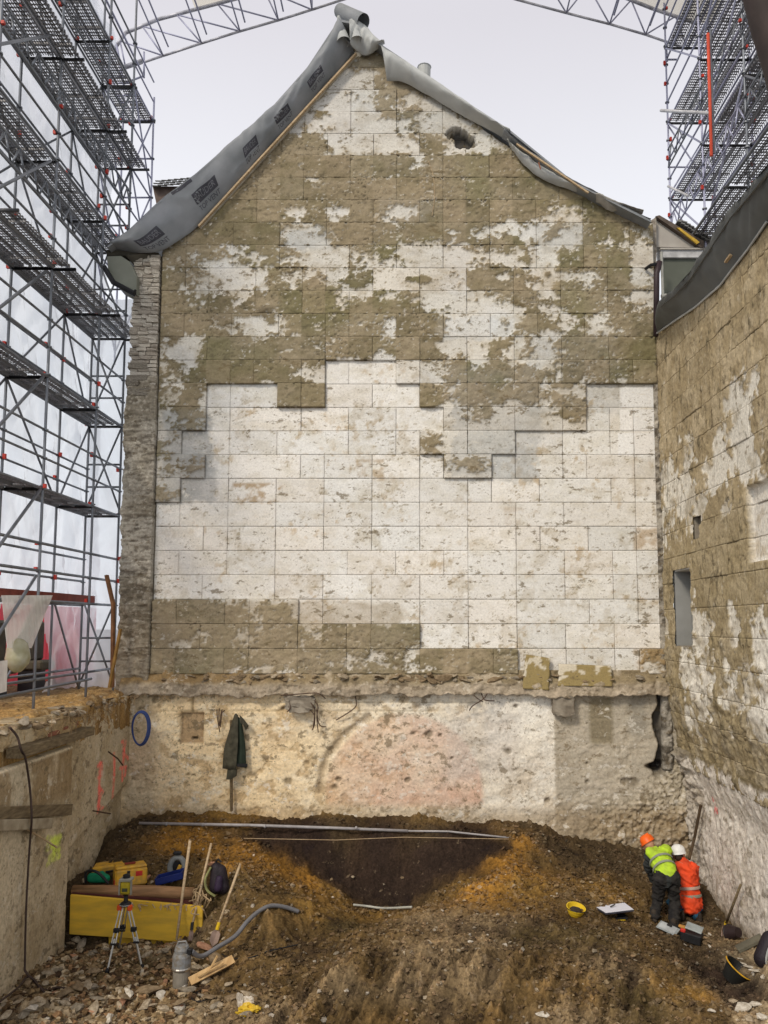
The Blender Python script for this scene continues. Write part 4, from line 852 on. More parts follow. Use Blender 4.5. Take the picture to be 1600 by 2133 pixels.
kinds = [('pale stone in the rubble on the left of the pit floor', 0), ('brown stone in the rubble on the left of the pit floor', 1), ('reddish brick rubble piece on the left of the pit floor', 2), ('grey stone in the rubble on the left of the pit floor', 3), ('white plaster lump in the rubble on the left of the pit floor', 4)]
def put_stone(x, y, s, kind, lab, grp, mesh=None, sq=(1.3, 1, .8), rz=None):
    i = random.randrange(12) if mesh is None else mesh
    o = link('stone', RV[(i, kind)], None); o.location = (x, y, gz_at(x, y)+s*.18); o.scale = (s*sq[0], s*sq[1], s*sq[2])
    o.rotation_euler = (random.uniform(-.35, .35), random.uniform(-.35, .35), random.uniform(0, 6.28) if rz is None else rz)
    return tag(o, lab, 'stone', grp)
def gpx(px, py, y0=9.5, y1=16.6):
    """where the line of sight through a photograph point meets the ground"""
    last = None
    d = ray(px, py)
    for Y_ in np.arange(y0, y1, .02):
        x = d[0]*Y_/d[1]; z = d[2]*Y_/d[1]
        if z < gz_at(x, Y_): return Vector((x, Y_, gz_at(x, Y_)))
    return Vector((d[0]*13/d[1], 13, gz_at(d[0]*13/d[1], 13)))
spots = []
for i in range(110):
    px = random.uniform(0, 520); py = random.uniform(1965, 2130)
    if (px > 420 and py < 2040) or (200 < px < 330 and py < 2070) or (px < 110 and py < 2070-px*.6): continue
    p = gpx(px, py); k = random.choices([0, 1, 2, 3, 4], [5, 4, 2, 3, 1])[0]; s = random.uniform(.09, .24)*(1.15 if py > 2060 else .9)
    mi_ = random.randrange(12); put_stone(p.x, p.y, s, k, stone_label(px, py, s, k, mi_), 'loose rubble stones on the left pit floor', mesh=mi_)
for (px, py, s, k, lab) in [(65, 2112, .30, 4, 'long whitish block lying in the lower left corner'), (290, 2045, .01, 0, ''), (302, 1998, .20, 0, 'upright cream stone right of the tripod'), (345, 1985, .22, 0, 'rounded cream stone pair below the yellow panel'), (430, 1980, .26, 2, 'large pinkish stone beside the shovel blade'),
                            (372, 2105, .24, 4, 'white angular slab in the foreground rubble'), (310, 2075, .34, 1, 'broad flat brown slab in the foreground rubble'), (342, 2050, .14, 2, 'small pink brick piece left of the pump'), (450, 2010, .34, 1, 'large brown lump right of the pump'),
                            (170, 1975, .26, 3, 'grey stone at the foot of the yellow panel'), (105, 2035, .22, 0, 'pale cube-like stone below the cable')]:
    if lab:
        p = gpx(px, py); put_stone(p.x, p.y, s, k, lab, None, sq=(1.3, .9, .8))
for (px, py, s, k) in [(980,1965,.10,4),(1130,2120,.16,4),(1480,1950,.09,4),(690,1835,.10,1),(800,1845,.07,3),(838,1832,.09,1),(735,1830,.12,0),(1545,2105,.24,4),(1575,2100,.16,4),(1530,2090,.14,0),(1590,2125,.2,4),(1560,2128,.18,0),(1480,2110,.12,4),(1478,1975,.10,4),(1590,2040,.12,4),(1570,2032,.14,4),(700,1990,.12,3),(1010,1905,.07,0)]:
    p = gpx(px, py); side = px > 1460
    put_stone(p.x, p.y, s, k, (('white' if k == 4 else 'cream')+(' lump at the bottom right corner' if py > 2115 else ' lump below the black tub' if py > 2080 else ' scrap lump left of the backpack' if px > 1560 else ' pebble by the tool box')) if side else
        (('white' if k == 4 else 'pale' if k == 0 else 'grey' if k == 3 else 'brown')+(' stone in the dug hollow' if py < 1900 else ' stone at the bottom edge centre' if py > 2100 else ' stone on the brown mound, '+('left side' if px < 800 else 'middle'))+('' if px < 1000 else ', right part')), 'plaster lumps in the right trench' if side else 'light stones on the soil')

# conduit along the top of the dug section, string and short hose
mb = MB(); mb.tube([PY(290,1715,16.08), PY(520,1719,16.08), PY(700,1725,16.16), PY(850,1731,16.2)], .028, 8); mb.tube([PY(850,1731,16.2), PY(935,1732,16.2), PY(990,1738,16.2), PY(1070,1746,16.16)], .018, 8)
for x in (345, 420, 550, 740): mb.tube([PY(x,1715+(x-290)*.022,16.08), PY(x+4,1715.2+(x-290)*.022,16.08)], .036, 8)
pipe = mb.build('conduit_pipe', mat('grey_conduit', (.42, .40, .40), rough=.45, var=.15), None, smooth=True); tag(pipe, 'long thin grey conduit lying along the top of the dark soil section', 'pipe')
mb = MB(); mb.tube([PY(430,1745,15.9), PY(700,1750,15.9), PY(840,1744,15.95), PY(1060,1748,16.0)], .006, 4); tag(mb.build('string', WOOD, None), 'thin string stretched across the dark soil section', 'string')
mb = MB(); mb.tube(catmull([gpx(736,1892)+Vector((0,0,.05)), gpx(765,1897)+Vector((0,0,.06)), gpx(800,1900)+Vector((0,0,.06)), gpx(858,1898)+Vector((0,0,.06))], 6), .02, 8); tag(mb.build('hose_piece', mat('light_hose', (.50, .50, .44), rough=.5), None, smooth=True), 'short light hose at the bottom of the dug hollow', 'hose')

# ================================================================== YELLOW SHUTTERING, LOG, TOOLS (left)
YEL = mat('yellow_shuttering', (.82, .52, .05), col2=(.60, .38, .05), rough=.6, scale=2.5, stretch=(1,1,4), bump=.15)
shut = empty('shuttering', PY(290, 1940, 13.85), 'yellow formwork panel shoring the soil behind the tripod', 'formwork')
def quadslab(c4, thk, name, m, parent=None, bevel=.006):
    a = [Vector(c) for c in c4]; mb = MB(); n = (a[1]-a[0]).cross(a[3]-a[0]).normalized()*thk
    vs = a+[p+n for p in a]; mb.add(vs, [(0,1,2,3), (7,6,5,4), (0,4,5,1), (1,5,6,2), (2,6,7,3), (3,7,4,0)]); return mb.build(name, m, parent, bevel=bevel)
yy = 13.80
quadslab([PY(149,1862,yy), PY(424,1886,yy-.05), PY(422,1963,yy-.08), PY(147,1944,yy)], -.05, 'front_panel', YEL, shut)
quadslab([PY(226,1950,yy-.02), PY(380,1962,yy-.02), PY(378,1985,yy), PY(226,1975,yy)], .04, 'lower_panel', YEL, shut)
quadslab([PY(427,1880,yy+.35), PY(431,1876,yy+.5), PY(431,1958,yy+.3), PY(424,1962,yy-.02)], .04, 'side_panel', YEL, shut)
mb = MB()
for i in range(26):
    x = random.uniform(265, 420); p = PY(x, 1882+(x-265)*.03+random.uniform(-3, 3), yy-.09); mb.beam(p, p+Vector((random.uniform(-.16, .16), random.uniform(-.05, 0), random.uniform(-.09, .02))), .012, .008)
mb.build('splinters', WOOD, shut)['kind'] = 'stuff'
log = MB(); log.tube([PY(152,1855,yy+.22), PY(240,1856,yy+.22), PY(330,1858,yy+.2), PY(404,1862,yy+.18)], [.085, .095, .10, .095], 14)
tag(log.build('log', mat('bare_log', (.45, .25, .12), col2=(.22, .13, .06), scale=5, stretch=(.4,3,3), bump=.4), None, smooth=True), 'round debarked log lying on top of the yellow formwork', 'log')
mb = MB(); mb.beam(PY(150,1862,yy+.12), PY(410,1880,yy+.08), .06, .05); tag(mb.build('timber_beam', mat('dark_red_timber', (.13, .04, .03)), None), 'dark reddish timber between the log and the yellow formwork', 'timber')
for i, (px, py) in enumerate([(170,1846),(235,1848),(300,1850),(360,1850),(395,1852),(430,1850)]):
    p = PY(px, py, yy+.5); put_stone(p.x, yy+.6+.1*(i % 2), .16, i % 3, ['leftmost soil lump behind the log, by the retaining wall', 'soil lump behind the log, below the green bag', 'soil lump behind the log, below the yellow case', 'soil lump behind the log, left of the blue tray', 'soil lump behind the log, right of the blue tray', 'rightmost soil lump behind the log, by the backpack'][i], 'soil lumps behind the log')

# yellow equipment cases
case = empty('equipment_case', PY(270, 1845, 14.2), 'yellow plastic equipment case with red stickers behind the tripod', 'case')
YP = mat('yellow_plastic', (.75, .42, .035), col2=(.48, .28, .06), rough=.55, scale=12, bump=.1); RS_ = mat('red_sticker', (.65, .04, .03), rough=.5, bump=0)
R_ = rotm(0, 0, 28)
c0 = PY(271, 1824, 14.25)
def roundbox(name, c, d, m, parent, rot=None, bev=.02):
    mb = MB(); mb.box(c, d, rot); return mb.build(name, m, parent, bevel=bev)
roundbox('case_body', c0, (.52, .30, .30), YP, case, R_, .035)
roundbox('case_lid', c0+Vector((0, 0, .165)), (.50, .28, .05), YP, case, R_, .02)
roundbox('handle', c0+Vector((0, -.02, .21)), (.18, .05, .03), mat('dark_red_grip', (.30, .05, .03)), case, R_, .01)
roundbox('sticker', c0+R_ @ Vector((.12, -.152, .06)), (.11, .006, .08), RS_, case, R_, 0)
roundbox('sticker', c0+R_ @ Vector((-.262, -.06, -.06)), (.006, .12, .09), RS_, case, R_, 0)
roundbox('latch', c0+R_ @ Vector((-.05, -.155, .10)), (.05, .015, .05), DARK, case, R_, .004)
case2 = empty('equipment_case', PY(240, 1810, 14.7), 'second yellow case, lower and further back beside the retaining wall', 'case')
c1 = PY(226, 1808, 14.7); R2 = rotm(0, -6, 10)
roundbox('case_body', c1, (.50, .34, .16), YP, case2, R2, .03); roundbox('handle', c1+Vector((.1, -.19, 0)), (.16, .03, .03), DARK, case2, R2, .01)
bag = empty('green_bag', PY(208, 1832, 14.2), 'green cloth bag with a dark strap lying left of the yellow cases', 'bag')
c2 = PY(206, 1826, 14.25)
blob('bag_body', [(c2+Vector((-.12,0,-.02)), c2+Vector((.12,0,-.03)), .085, .075), (c2+Vector((-.02,0,.0)), c2+Vector((.05,0,.05)), .08, .05)], mat('green_cloth', (.01, .30, .14), rough=.7, var=.2, bump=.3), bag, .02, 4)
mb = MB(); mb.tube(catmull([c2+Vector((-.2,-.05,-.08)), c2+Vector((-.18,-.1,.1)), c2+Vector((-.05,-.12,.13)), c2+Vector((.08,-.12,.06)), c2+Vector((.2,-.1,-.08))], 5), .022, 6); mb.build('strap', DARK, bag)
# grey ring shaped cable drum with dark handle
drum = empty('cable_drum', PY(370, 1815, 14.6), 'grey ring-shaped cable drum with black handle leaning behind the crate', 'drum')
c3_ = PY(369, 1806, 14.6); mb = MB(); mb.tube([c3_+Vector((.125*math.cos(t), .03*math.sin(t), .15*math.sin(t))) for t in np.linspace(0, 2*math.pi, 25)[:-1]], .05, 8, closed=True); mb.build('ring', mat('grey_rubber', (.25, .26, .25), rough=.6), drum, smooth=True)
mb = MB(); mb.lathe(c3_+Vector((0, .04, 0)), [(.09, -.02), (.09, .02)], 16, rotm(90)); mb.build('hub', DARK, drum); roundbox('handle', c3_+Vector((.0, 0, .235)), (.14, .07, .06), DARK, drum, None, .015)
roundbox('tag_plate', c3_+Vector((.05, -.05, .0)), (.06, .02, .10), YP, drum, rotm(0, 25, 0), .004)
crate = empty('blue_tray', PY(355, 1835, 14.3), 'dark blue plastic tray lying on rubble in front of the drum', 'tray')
c4 = PY(356, 1832, 14.3); BL = mat('blue_plastic', (.015, .03, .17), rough=.4, bump=0); R4 = rotm(0, -13, 6)
roundbox('tray_base', c4, (.44, .26, .03), BL, crate, R4, .006)
for dx, dy, sx_, sy_ in [(0, -.13, .44, .02), (0, .13, .44, .02), (-.22, 0, .02, .26), (.22, 0, .02, .26)]: roundbox('tray_side', c4+R4 @ Vector((dx, dy, .05)), (sx_, sy_, .10), BL, crate, R4, .004)
# backpack
bp = empty('backpack', PY(455, 1850, 14.0), 'black and purple backpack sitting on the soil edge right of the yellow formwork', 'backpack')
c5 = PY(456, 1830, 14.0)
blob('bag_body', [(c5+Vector((-.03,0,-.13)), c5+Vector((-.05,.03,.16)), .125, .10), (c5+Vector((.07,0,-.15)), c5+Vector((.02,.03,.12)), .11, .10)], mat('black_nylon', (.022, .016, .022), rough=.6, var=.2, bump=.3), bp, .022, 3)
blob('front_pocket', [(c5+Vector((.02,-.10,-.12)), c5+Vector((.03,-.09,.02)), .075, .06)], mat('purple_nylon', (.035, .02, .05), rough=.6), bp, .02, 3)
mb = MB(); mb.tube(catmull([c5+Vector((-.12,-.06,.2)), c5+Vector((-.20,-.10,.02)), c5+Vector((-.16,-.12,-.15)), c5+Vector((-.02,-.14,-.24))], 5), .02, 6); mb.build('strap', mat('pale_strap', (.30, .30, .12)), bp)
mb = MB(); mb.tube([c5+Vector((-.06,.02,.26)), c5+Vector((-.02,0,.31)), c5+Vector((.03,.02,.26))], .018, 6); mb.build('handle', DARK, bp)

# wooden poles, spades
mb = MB(); mb.tube([PY(396,1751,14.0), PY(382,1850,13.72), PY(368,1958,13.45)], [.026, .024, .020], 8); tag(mb.build('broom_handle', WOOD, None, smooth=True), 'tall pale wooden handle leaning against the yellow formwork, leftmost of the three', 'handle')
def spade(top, mid, tip, label, collar, blade, dirt):
    e = empty('spade', tip, label, 'spade'); top, mid, tip = Vector(top), Vector(mid), Vector(tip)
    mb = MB(); mb.tube([top, top.lerp(mid, .5), mid], [.021, .022, .02], 8); mb.build('handle', WOOD if not dirt else WOODG, e, smooth=True)
    mb = MB(); d = (tip-mid).normalized(); mb.tube([mid-d*.06, mid+d*.05], .027, 8); mb.build('collar', mat('yellow_collar', (.75, .50, .02), bump=0) if collar else DARK, e)
    x = d.cross(Vector((0,1,0))).normalized(); w = blade; n = x.cross(d).normalized(); L = (tip-mid).length
    mb = MB(); prof = [(0.10*L, .25), (.35*L, 1), (.75*L, .95), (L, .1)]; vs = []
    for t, k in prof:
        for s in (-1, 0, 1): vs.append(mid+d*t+x*w*k*s+n*(.02*(1-abs(s))))
    for t, k in prof:
        for s in (-1, 0, 1): vs.append(mid+d*t+x*w*k*s+n*(.02*(1-abs(s))+.006))
    fs = []
    for i in range(3):
        for s in range(2): a = i*3+s; fs += [(a, a+1, a+4, a+3), (a+12, a+15, a+16, a+13)]
    for i in range(3): fs += [(i*3, i*3+3, i*3+15, i*3+12), (i*3+2, i*3+14, i*3+17, i*3+5)]
    mb.add(vs, fs); mb.build('blade', mat('dirty_steel', (.34, .24, .19), rough=.7, bump=.2), e); return e
spade(PY(440,1757,14.3), PY(400,1930,13.55), PY(396,1966,13.45), 'thin spade with dark shaft leaning against the yellow formwork, middle of the three', False, .035, False)
spade(PY(501,1799,13.6), PY(454,1930,13.2), PY(442,1972,13.1), 'spade with pale handle and yellow collar stuck in the soil, right of the formwork', True, .07, False)
mb = MB()
for i in range(22):
    p = PY(random.uniform(402, 432), random.uniform(1850, 1895), random.uniform(13.65, 13.95)); q = p+Vector((random.uniform(-.15,.15), random.uniform(-.1,.1), random.uniform(-.28,.05))); mb.tube(catmull([p, p.lerp(q, .5)+Vector((random.uniform(-.1,.1), -.06, random.uniform(-.05,.1))), q], 4), .009, 5)
rp = mb.build('rope_tangle', mat('beige_rope', (.50, .36, .20)), None); tag(rp, 'tangle of beige rope and roots at the right end of the yellow formwork', 'rope')

# tripod with laser level
tri = empty('survey_tripod', gpx(262, 2060), 'aluminium surveying tripod with orange clamps and a yellow laser level', 'tripod')
ALU = mat('aluminium', (.55, .55, .52), rough=.35, metal=.5, var=.08, bump=0); ORG = mat('orange_plastic', (.75, .10, .02), rough=.5, bump=0)
TY0 = 13.05; head = PY(262, 1882, TY0)
feet = [PY(222,2050,12.5), PY(296,2030,12.75), PY(247,2000,13.6)]
for i, ft in enumerate(feet):
    g_ = gz_at(ft.x, ft.y); ft.z = g_
    top = head+Vector(((-.05, .05, 0)[i], (-.02, -.02, .05)[i], -.02)); mid = top.lerp(ft, .58)
    sd = (ft-top).cross(Vector((0,1,0))).normalized()*.03
    mb = MB(); mb.beam(top-sd*.7, mid-sd, .016, .016); mb.beam(top+sd*.7, mid+sd, .016, .016); leg = mb.build('leg', ALU, tri)
    mb = MB(); mb.beam(top.lerp(ft, .5), ft, .022, .022); mb.build('lower_leg', ALU, tri)
    m_ = top.lerp(ft, .38 if i != 2 else .5); roundbox('leg_clamp', m_, (.09, .05, .07), DARK, tri, None, .01); roundbox('leg_clamp', mid, (.09, .04, .03), DARK, tri, None, .006)
    mb = MB(); mb.lathe(ft, [(.008, -.04), (.028, .0), (.03, .05), (.018, .08)], 8); mb.build('foot', DARK, tri)
    if i < 2: roundbox('orange_joint', top+Vector(((-.03, .03)[i], -.02, -.03)), (.075, .06, .09), ORG, tri, None, .015)
mb = MB(); mb.lathe(head, [(.085, -.03), (.09, -.01), (.07, .02), (.035, .03), (.03, .12), (.045, .13)], 12); mb.build('tripod_head', DARK, tri)
mb = MB(); mb.lathe(head, [(.10, -.015), (.10, -.005)], 14); mb.build('head_plate', ALU, tri)
lh = head+Vector((0, 0, .24)); roundbox('level_body', lh, (.16, .13, .19), mat('yellow_instrument', (.55, .42, .03), rough=.45, bump=0), tri, None, .025)
roundbox('level_cage', lh+Vector((0, 0, .12)), (.19, .15, .05), mat('grey_plastic', (.35, .34, .28), rough=.5, bump=0), tri, None, .012); mb = MB(); mb.lathe(lh+Vector((0,0,.14)), [(.055, 0), (.055, .05), (.03, .06)], 12); mb.build('rotor', DARK, tri)
for s in (-1, 1): roundbox('level_guard', lh+Vector((s*.09, -.04, 0)), (.02, .05, .2), mat('grey_plastic', (.35, .34, .28)), tri, None, .004)
roundbox('display', lh+Vector((0, -.068, -.02)), (.08, .01, .05), mat('display', (.08, .09, .05), bump=0), tri, None, 0)

# submersible pump with hose
pump = empty('pump', gpx(378, 2055), 'grey bucket-shaped submersible pump with steel band and hose on the rubble', 'pump')
pb = gpx(378, 2056); pb.y -= .02; GP = mat('pump_grey', (.28, .30, .32), col2=(.20, .17, .13), scale=14, rough=.6, metal=.2, bump=.1)
mb = MB(); mb.lathe(pb, [(.115, -.03), (.118, .24), (.128, .25)], 20); mb.build('strainer', mat('pump_lower', (.30, .27, .22), rough=.7), pump, smooth=False)
mb = MB(); mb.lathe(pb, [(.13, .25), (.137, .262), (.137, .275), (.13, .29)], 20); mb.build('steel_band', mat('bright_steel', (.6, .56, .5), rough=.3, metal=.8, bump=0), pump)
mb = MB(); mb.lathe(pb, [(.128, .285), (.13, .43), (.118, .47), (.10, .48)], 20); mb.build('motor_housing', GP, pump)
mb = MB(); mb.lathe(pb, [(.10, .475), (.105, .52), (.09, .57), (.07, .58)], 14); mb.build('cap', GP, pump); roundbox('outlet', pb+Vector((.11, -.02, .50)), (.09, .08, .08), DARK, pump, None, .01)
mb = MB(); mb.tube([pb+Vector((-.08,0,.56)), pb+Vector((-.05,0,.62)), pb+Vector((.05,0,.63)), pb+Vector((.08,0,.57))], .012, 6); mb.build('handle', GP, pump)
mb = MB(); hp = [pb+Vector((.14,-.02,.50))]+[PY(x, y, Y_) for x, y, Y_ in [(420,1992,12.2),(455,1972,12.5),(490,1950,12.8),(515,1920,13.1),(540,1898,13.4),(565,1889,13.6),(595,1890,13.75),(622,1899,13.85)]]
for i in range(2, len(hp)): hp[i].z = max(hp[i].z, gz_at(hp[i].x, hp[i].y)+.03)
mb.tube(catmull(hp, 7), .034, 10); tag(mb.build('discharge_hose', mat('grey_hose', (.20, .20, .21), rough=.45, var=.1), None, smooth=True), 'thick grey hose curving up the slope from the pump', 'hose')
mb = MB(); ps = [gpx(x, y)+Vector((0,0,.02)) for x, y in [(270,2078),(330,2072),(390,2070),(430,2078),(432,2088),(410,2090),(400,2080),(425,2068),(480,2070)]]; mb.tube(catmull(ps, 6), .009, 5); tag(mb.build('thin_cable', DARK, None), 'thin dark cable looping over the rubble in front of the pump', 'cable')
mb = MB(); ps = [gpx(x, y)+Vector((0,0,.02)) for x, y in [(462,1990),(480,2000),(520,1998),(560,1985),(620,1972)]]; mb.tube(catmull(ps, 6), .010, 5); tag(mb.build('thin_cable', DARK, None), 'thin dark cable on the brown soil right of the pump', 'cable')
a = gpx(395, 2058)+Vector((0,0,.06)); b = gpx(486, 2015)+Vector((0,0,.10))
mb = MB(); mb.beam(a, b, .13, .022, up=(.2,-.5,.8)); mb.beam(a.lerp(b, .45)+Vector((0,0,.02)), a.lerp(b, .62)+Vector((.0,0,.16)), .03, .02); mb.beam(a.lerp(b, .2)+Vector((0,-.05,.02)), a.lerp(b, .8)+Vector((0,-.07,.03)), .03, .02)
tag(mb.build('broken_plank', mat('fresh_pine', (.62, .42, .20), col2=(.45, .28, .12), scale=4, stretch=(5,1,1)), None), 'splintered pale plank lying right of the pump', 'plank')
yb_ = gpx(512, 2112); YF = mat('yellow_film', (.72, .48, .04), rough=.4, bump=.5, bscale=12); WF = mat('white_film', (.65, .58, .48), rough=.5, bump=.5, bscale=12)
def scrap(name, m, parts_, label):
    bm = bmesh.new(); r_ = random.Random(4)
    for c_, sc_, sd in parts_:
        g_ = bmesh.ops.create_icosphere(bm, subdivisions=3, radius=.5)
        for v in g_['verts']:
            n_ = fbm(np.array([v.co.x*3+sd]), np.array([v.co.y*3+v.co.z*4]), .6, 3, sd)[0]
            v.co = Vector(c_)+Vector((v.co.x*sc_[0], v.co.y*sc_[1], v.co.z*sc_[2]))*(1+.45*float(n_))
    me = bpy.data.meshes.new(name); bm.to_mesh(me); bm.free(); return tag(link(name, me, m, None), label, 'bag')
scrap('yellow_bag', YF, [(yb_+Vector((0,0,.05)), (.26,.18,.15), 3), (yb_+Vector((.10,0,.06)), (.16,.1,.10), 9)], 'crumpled yellow plastic bag in the bottom foreground')
scrap('white_bag', WF, [(yb_+Vector((-.08,.03,.13)), (.10,.08,.20), 5), (yb_+Vector((.03,.03,.15)), (.14,.06,.12), 6)], 'scrap of whitish plastic on top of the yellow bag')

# ================================================================== PEOPLE (right)
def J(px, py, Y): return PY(px, py, Y)
SKIN = mat('skin', (.50, .27, .18), rough=.6, var=.05, bump=0); HAIR = mat('dark_hair', (.05, .03, .02)); SHOE = mat('muddy_boots', (.05, .038, .028), bump=.3)
JKT = mat('dark_grey_jacket', (.045, .05, .05), rough=.9, var=.2, scale=8, bump=.4, bscale=14); TRS = mat('muddy_dark_trousers', (.035, .032, .028), col2=(.012, .011, .012), rough=.95, scale=9, bump=.4, bscale=14)
VEST = mat('yellow_green_vest', (.50, .74, .03), col2=(.36, .50, .05), rough=.8, scale=9, bump=.35, bscale=12); REFL = mat('grey_reflective_tape', (.26, .28, .22), rough=.4, var=.05, bump=0)
ORJ = mat('orange_jacket', (.90, .085, .02), col2=(.62, .07, .025), rough=.8, scale=8, bump=.4, bscale=10); JEAN = mat('blue_jeans', (.02, .09, .16), rough=.9, var=.2); WHT = mat('white_helmet', (.80, .80, .78), rough=.35, var=.03, bump=0); ORH = mat('orange_helmet', (.90, .14, .015), rough=.4, var=.05, bump=0)
def hand(c, d, up, parent_segs, s=1.0):
    """palm, four unequal bent fingers and a side thumb as tapered segments"""
    d = Vector(d).normalized(); up = Vector(up).normalized(); side = d.cross(up).normalized(); c = Vector(c); S = parent_segs
    S.append((c, c+d*.07*s, .032*s, .038*s)); S.append((c+side*.02+d*.03, c-side*.02+d*.07*s, .024*s, .024*s))
    for k, (o_, L) in enumerate([(-.033, .062), (-.011, .075), (.011, .070), (.033, .055)]):
        b0 = c+d*.085*s+side*o_*s; b1 = b0+d*L*.55*s-up*.008; b2 = b1+d*L*.35*s-up*.03*s
        S.append((b0, b1, .0105*s, .0095*s)); S.append((b1, b2, .0095*s, .008*s))
    t0 = c+d*.02*s-side*.035*s; t1 = t0+(d*.6-side*.8).normalized()*.045*s; S.append((t0, t1, .014*s, .012*s)); S.append((t1, t1+(d*.9-side*.3).normalized()*.03*s, .012*s, .009*s))
def helmet(c, axis, fwd, r, m, parent, label=None):
    axis = Vector(axis).normalized(); fwd = (Vector(fwd)-axis*Vector(fwd).dot(axis)).normalized(); side = axis.cross(fwd)
    R_ = Matrix((side, fwd, axis)).transposed(); prof = [(r*1.13, -.012), (r*1.06, .0), (r*1.05, r*.35), (r*.95, r*.7), (r*.70, r*.98), (r*.35, r*1.14), (.002, r*1.18)]
    mb = MB(); mb.lathe(c, prof, 20, R_, caps=False); h_ = mb.build('helmet', m, parent, smooth=True)
    mb = MB(); mb.lathe(Vector(c)+fwd*r*.25, [(r*1.05, -.016), (r*1.10, -.010), (r*.9, -.002)], 16, R_, caps=False); mb.beam(Vector(c)-fwd*r*.8+axis*r*.75, Vector(c)+fwd*r*.8+axis*r*.75, .02, r*.75, up=axis); mb.build('helmet_brim', m, parent, smooth=True)
    return h_
# person 1: bending towards the section, seen from behind
p1 = empty('person', J(1382, 1925, 14.4), 'person in yellow-green vest and orange helmet bending forward at the pit face', 'person')
hd = J(1352, 1758, 14.95); nk = J(1362, 1777, 14.87); ch = J(1376, 1792, 14.75); ws = J(1388, 1818, 14.52); hpL = J(1377, 1830, 14.45); hpR = J(1401, 1828, 14.45)
shL = J(1352, 1781, 14.80); shR = J(1386, 1773, 14.9); elL = J(1352, 1812, 14.98); wrL = J(1362, 1836, 15.12); elR = J(1398, 1800, 15.15); wrR = J(1392, 1828, 15.25)
knL = J(1369, 1874, 14.60); anL = J(1363, 1912, 14.42); knR = J(1406, 1876, 14.55); anR = J(1404, 1932, 14.25)
anL.z = gz_at(anL.x, anL.y)+.10; anR.z = gz_at(anR.x, anR.y)+.10
S = [(hd, hd+Vector((-.02,.02,.01)), .098, .095), (hd, hd+Vector((-.05,.06,-.06)), .08, .065), (nk, hd, .055, .06), (hd+Vector((-.09,.10,-.03)), hd+Vector((-.115,.115,-.045)), .018, .013), (nk, ch, .10, .15), (ch, ws, .15, .135), (ws, hpL, .13, .115), (ws, hpR, .13, .115),
     (shL, ch, .075, .12), (shR, ch, .075, .12), (shL, elL, .055, .045), (elL, wrL, .043, .030), (shR, elR, .055, .045), (elR, wrR, .043, .03), (hpL, knL, .09, .062), (knL, anL, .058, .042), (hpR, knR, .09, .062), (knR, anR, .058, .042)]
hand(wrL, (wrL-elL), Vector((0,-1,.3)), S); hand(wrR, (wrR-elR), Vector((0,-1,.3)), S)
blob('body', S, SKIN, p1, .013, 2)
blob('jacket', [(nk, ch, .10, .165), (ch, ws, .165, .155), (ws, hpL.lerp(hpR, .5), .155, .15), (shL, ch, .09, .13), (shR, ch, .09, .13), (shL, elL, .078, .066), (elL, elL.lerp(wrL, .93), .064, .048), (shR, elR, .078, .066), (elR, elR.lerp(wrR, .93), .064, .048)], JKT, p1, .018, 2, .03)
vd = (ws-ch)
vest = blob('vest', [(nk+Vector((.02,-.03,0)), ch, .115, .182), (ch, ws+vd*.10, .188, .180), (shL+Vector((.02,-.02,.03)), ch, .095, .15), (shR+Vector((.0,-.02,.02)), ch, .105, .15)], VEST, p1, .018, 2, .026)
def band(a, b, t, r, parent, w=.045, m=REFL):
    a = Vector(a); b = Vector(b); d = (b-a).normalized(); c = a.lerp(b, t); x = d.orthogonal().normalized(); y = d.cross(x); mb = MB(); R_ = Matrix((x, y, d)).transposed()
    mb.lathe(c, [(r, -w/2), (r+.004, 0), (r, w/2)], 28, R_, caps=False); return mb.build('reflective_band', m, parent, smooth=True)
band(ch, ws, .18, .212, p1); band(ch, ws, .72, .208, p1)
blob('trousers', [(ws.lerp(hpL, .75), hpR, .135, .13), (hpL, hpR, .14, .14), (hpL, knL, .125, .09), (knL, anL+Vector((0,0,-.02)), .088, .075), (hpR, knR, .125, .09), (knR, anR+Vector((0,0,-.02)), .088, .078)], TRS, p1, .018, 2, .03)
for an in (anL, anR): blob('boot', [(an+Vector((0,0,-.03)), an+Vector((-.02,.17,-.06)), .058, .045), (an+Vector((0,-.05,-.06)), an+Vector((-.02,.17,-.065)), .045, .042), (an+Vector((0,0,.06)), an, .055, .055)], SHOE, p1, .016, 2)
hx = (hd-nk).normalized(); helmet(hd+Vector((-.012,.02,.03)), Vector((-.45, .35, .80)), Vector((-.6, .6, -.5)), .118, ORH, p1)
blob('collar', [(nk+Vector((.0,-.02,.06)), nk+Vector((.08,.0,.05)), .035, .03)], ORJ, p1, .014, 2)
# person 2: kneeling with back to the camera
p2 = empty('person', J(1432, 1915, 14.85), 'kneeling person in orange high-visibility jacket and white helmet beside the right wall', 'person')
hd2 = J(1413, 1779, 15.02); nk2 = J(1421, 1796, 15.0); ch2 = J(1430, 1818, 14.98); ws2 = J(1436, 1860, 14.92); hL = J(1427, 1888, 14.85); hR = J(1447, 1887, 14.88)
sL = J(1413, 1803, 15.0); sR = J(1445, 1808, 14.98); eL = J(1406, 1840, 15.2); wL = J(1398, 1848, 15.42); eR = J(1450, 1845, 15.2); wR = J(1432, 1860, 15.45)
gk = gz_at(hL.x, 15.2); kL = Vector((hL.x-.12, 15.22, gk+.09)); kR = Vector((hR.x-.02, 15.2, gz_at(hR.x, 15.2)+.09)); tL = Vector((hL.x-.12, 14.75, gz_at(hL.x-.12, 14.75)+.08)); tR = Vector((hR.x, 14.74, gz_at(hR.x, 14.74)+.08))
hL.z = max(hL.z, tL.z+.14); hR.z = max(hR.z, tR.z+.14)
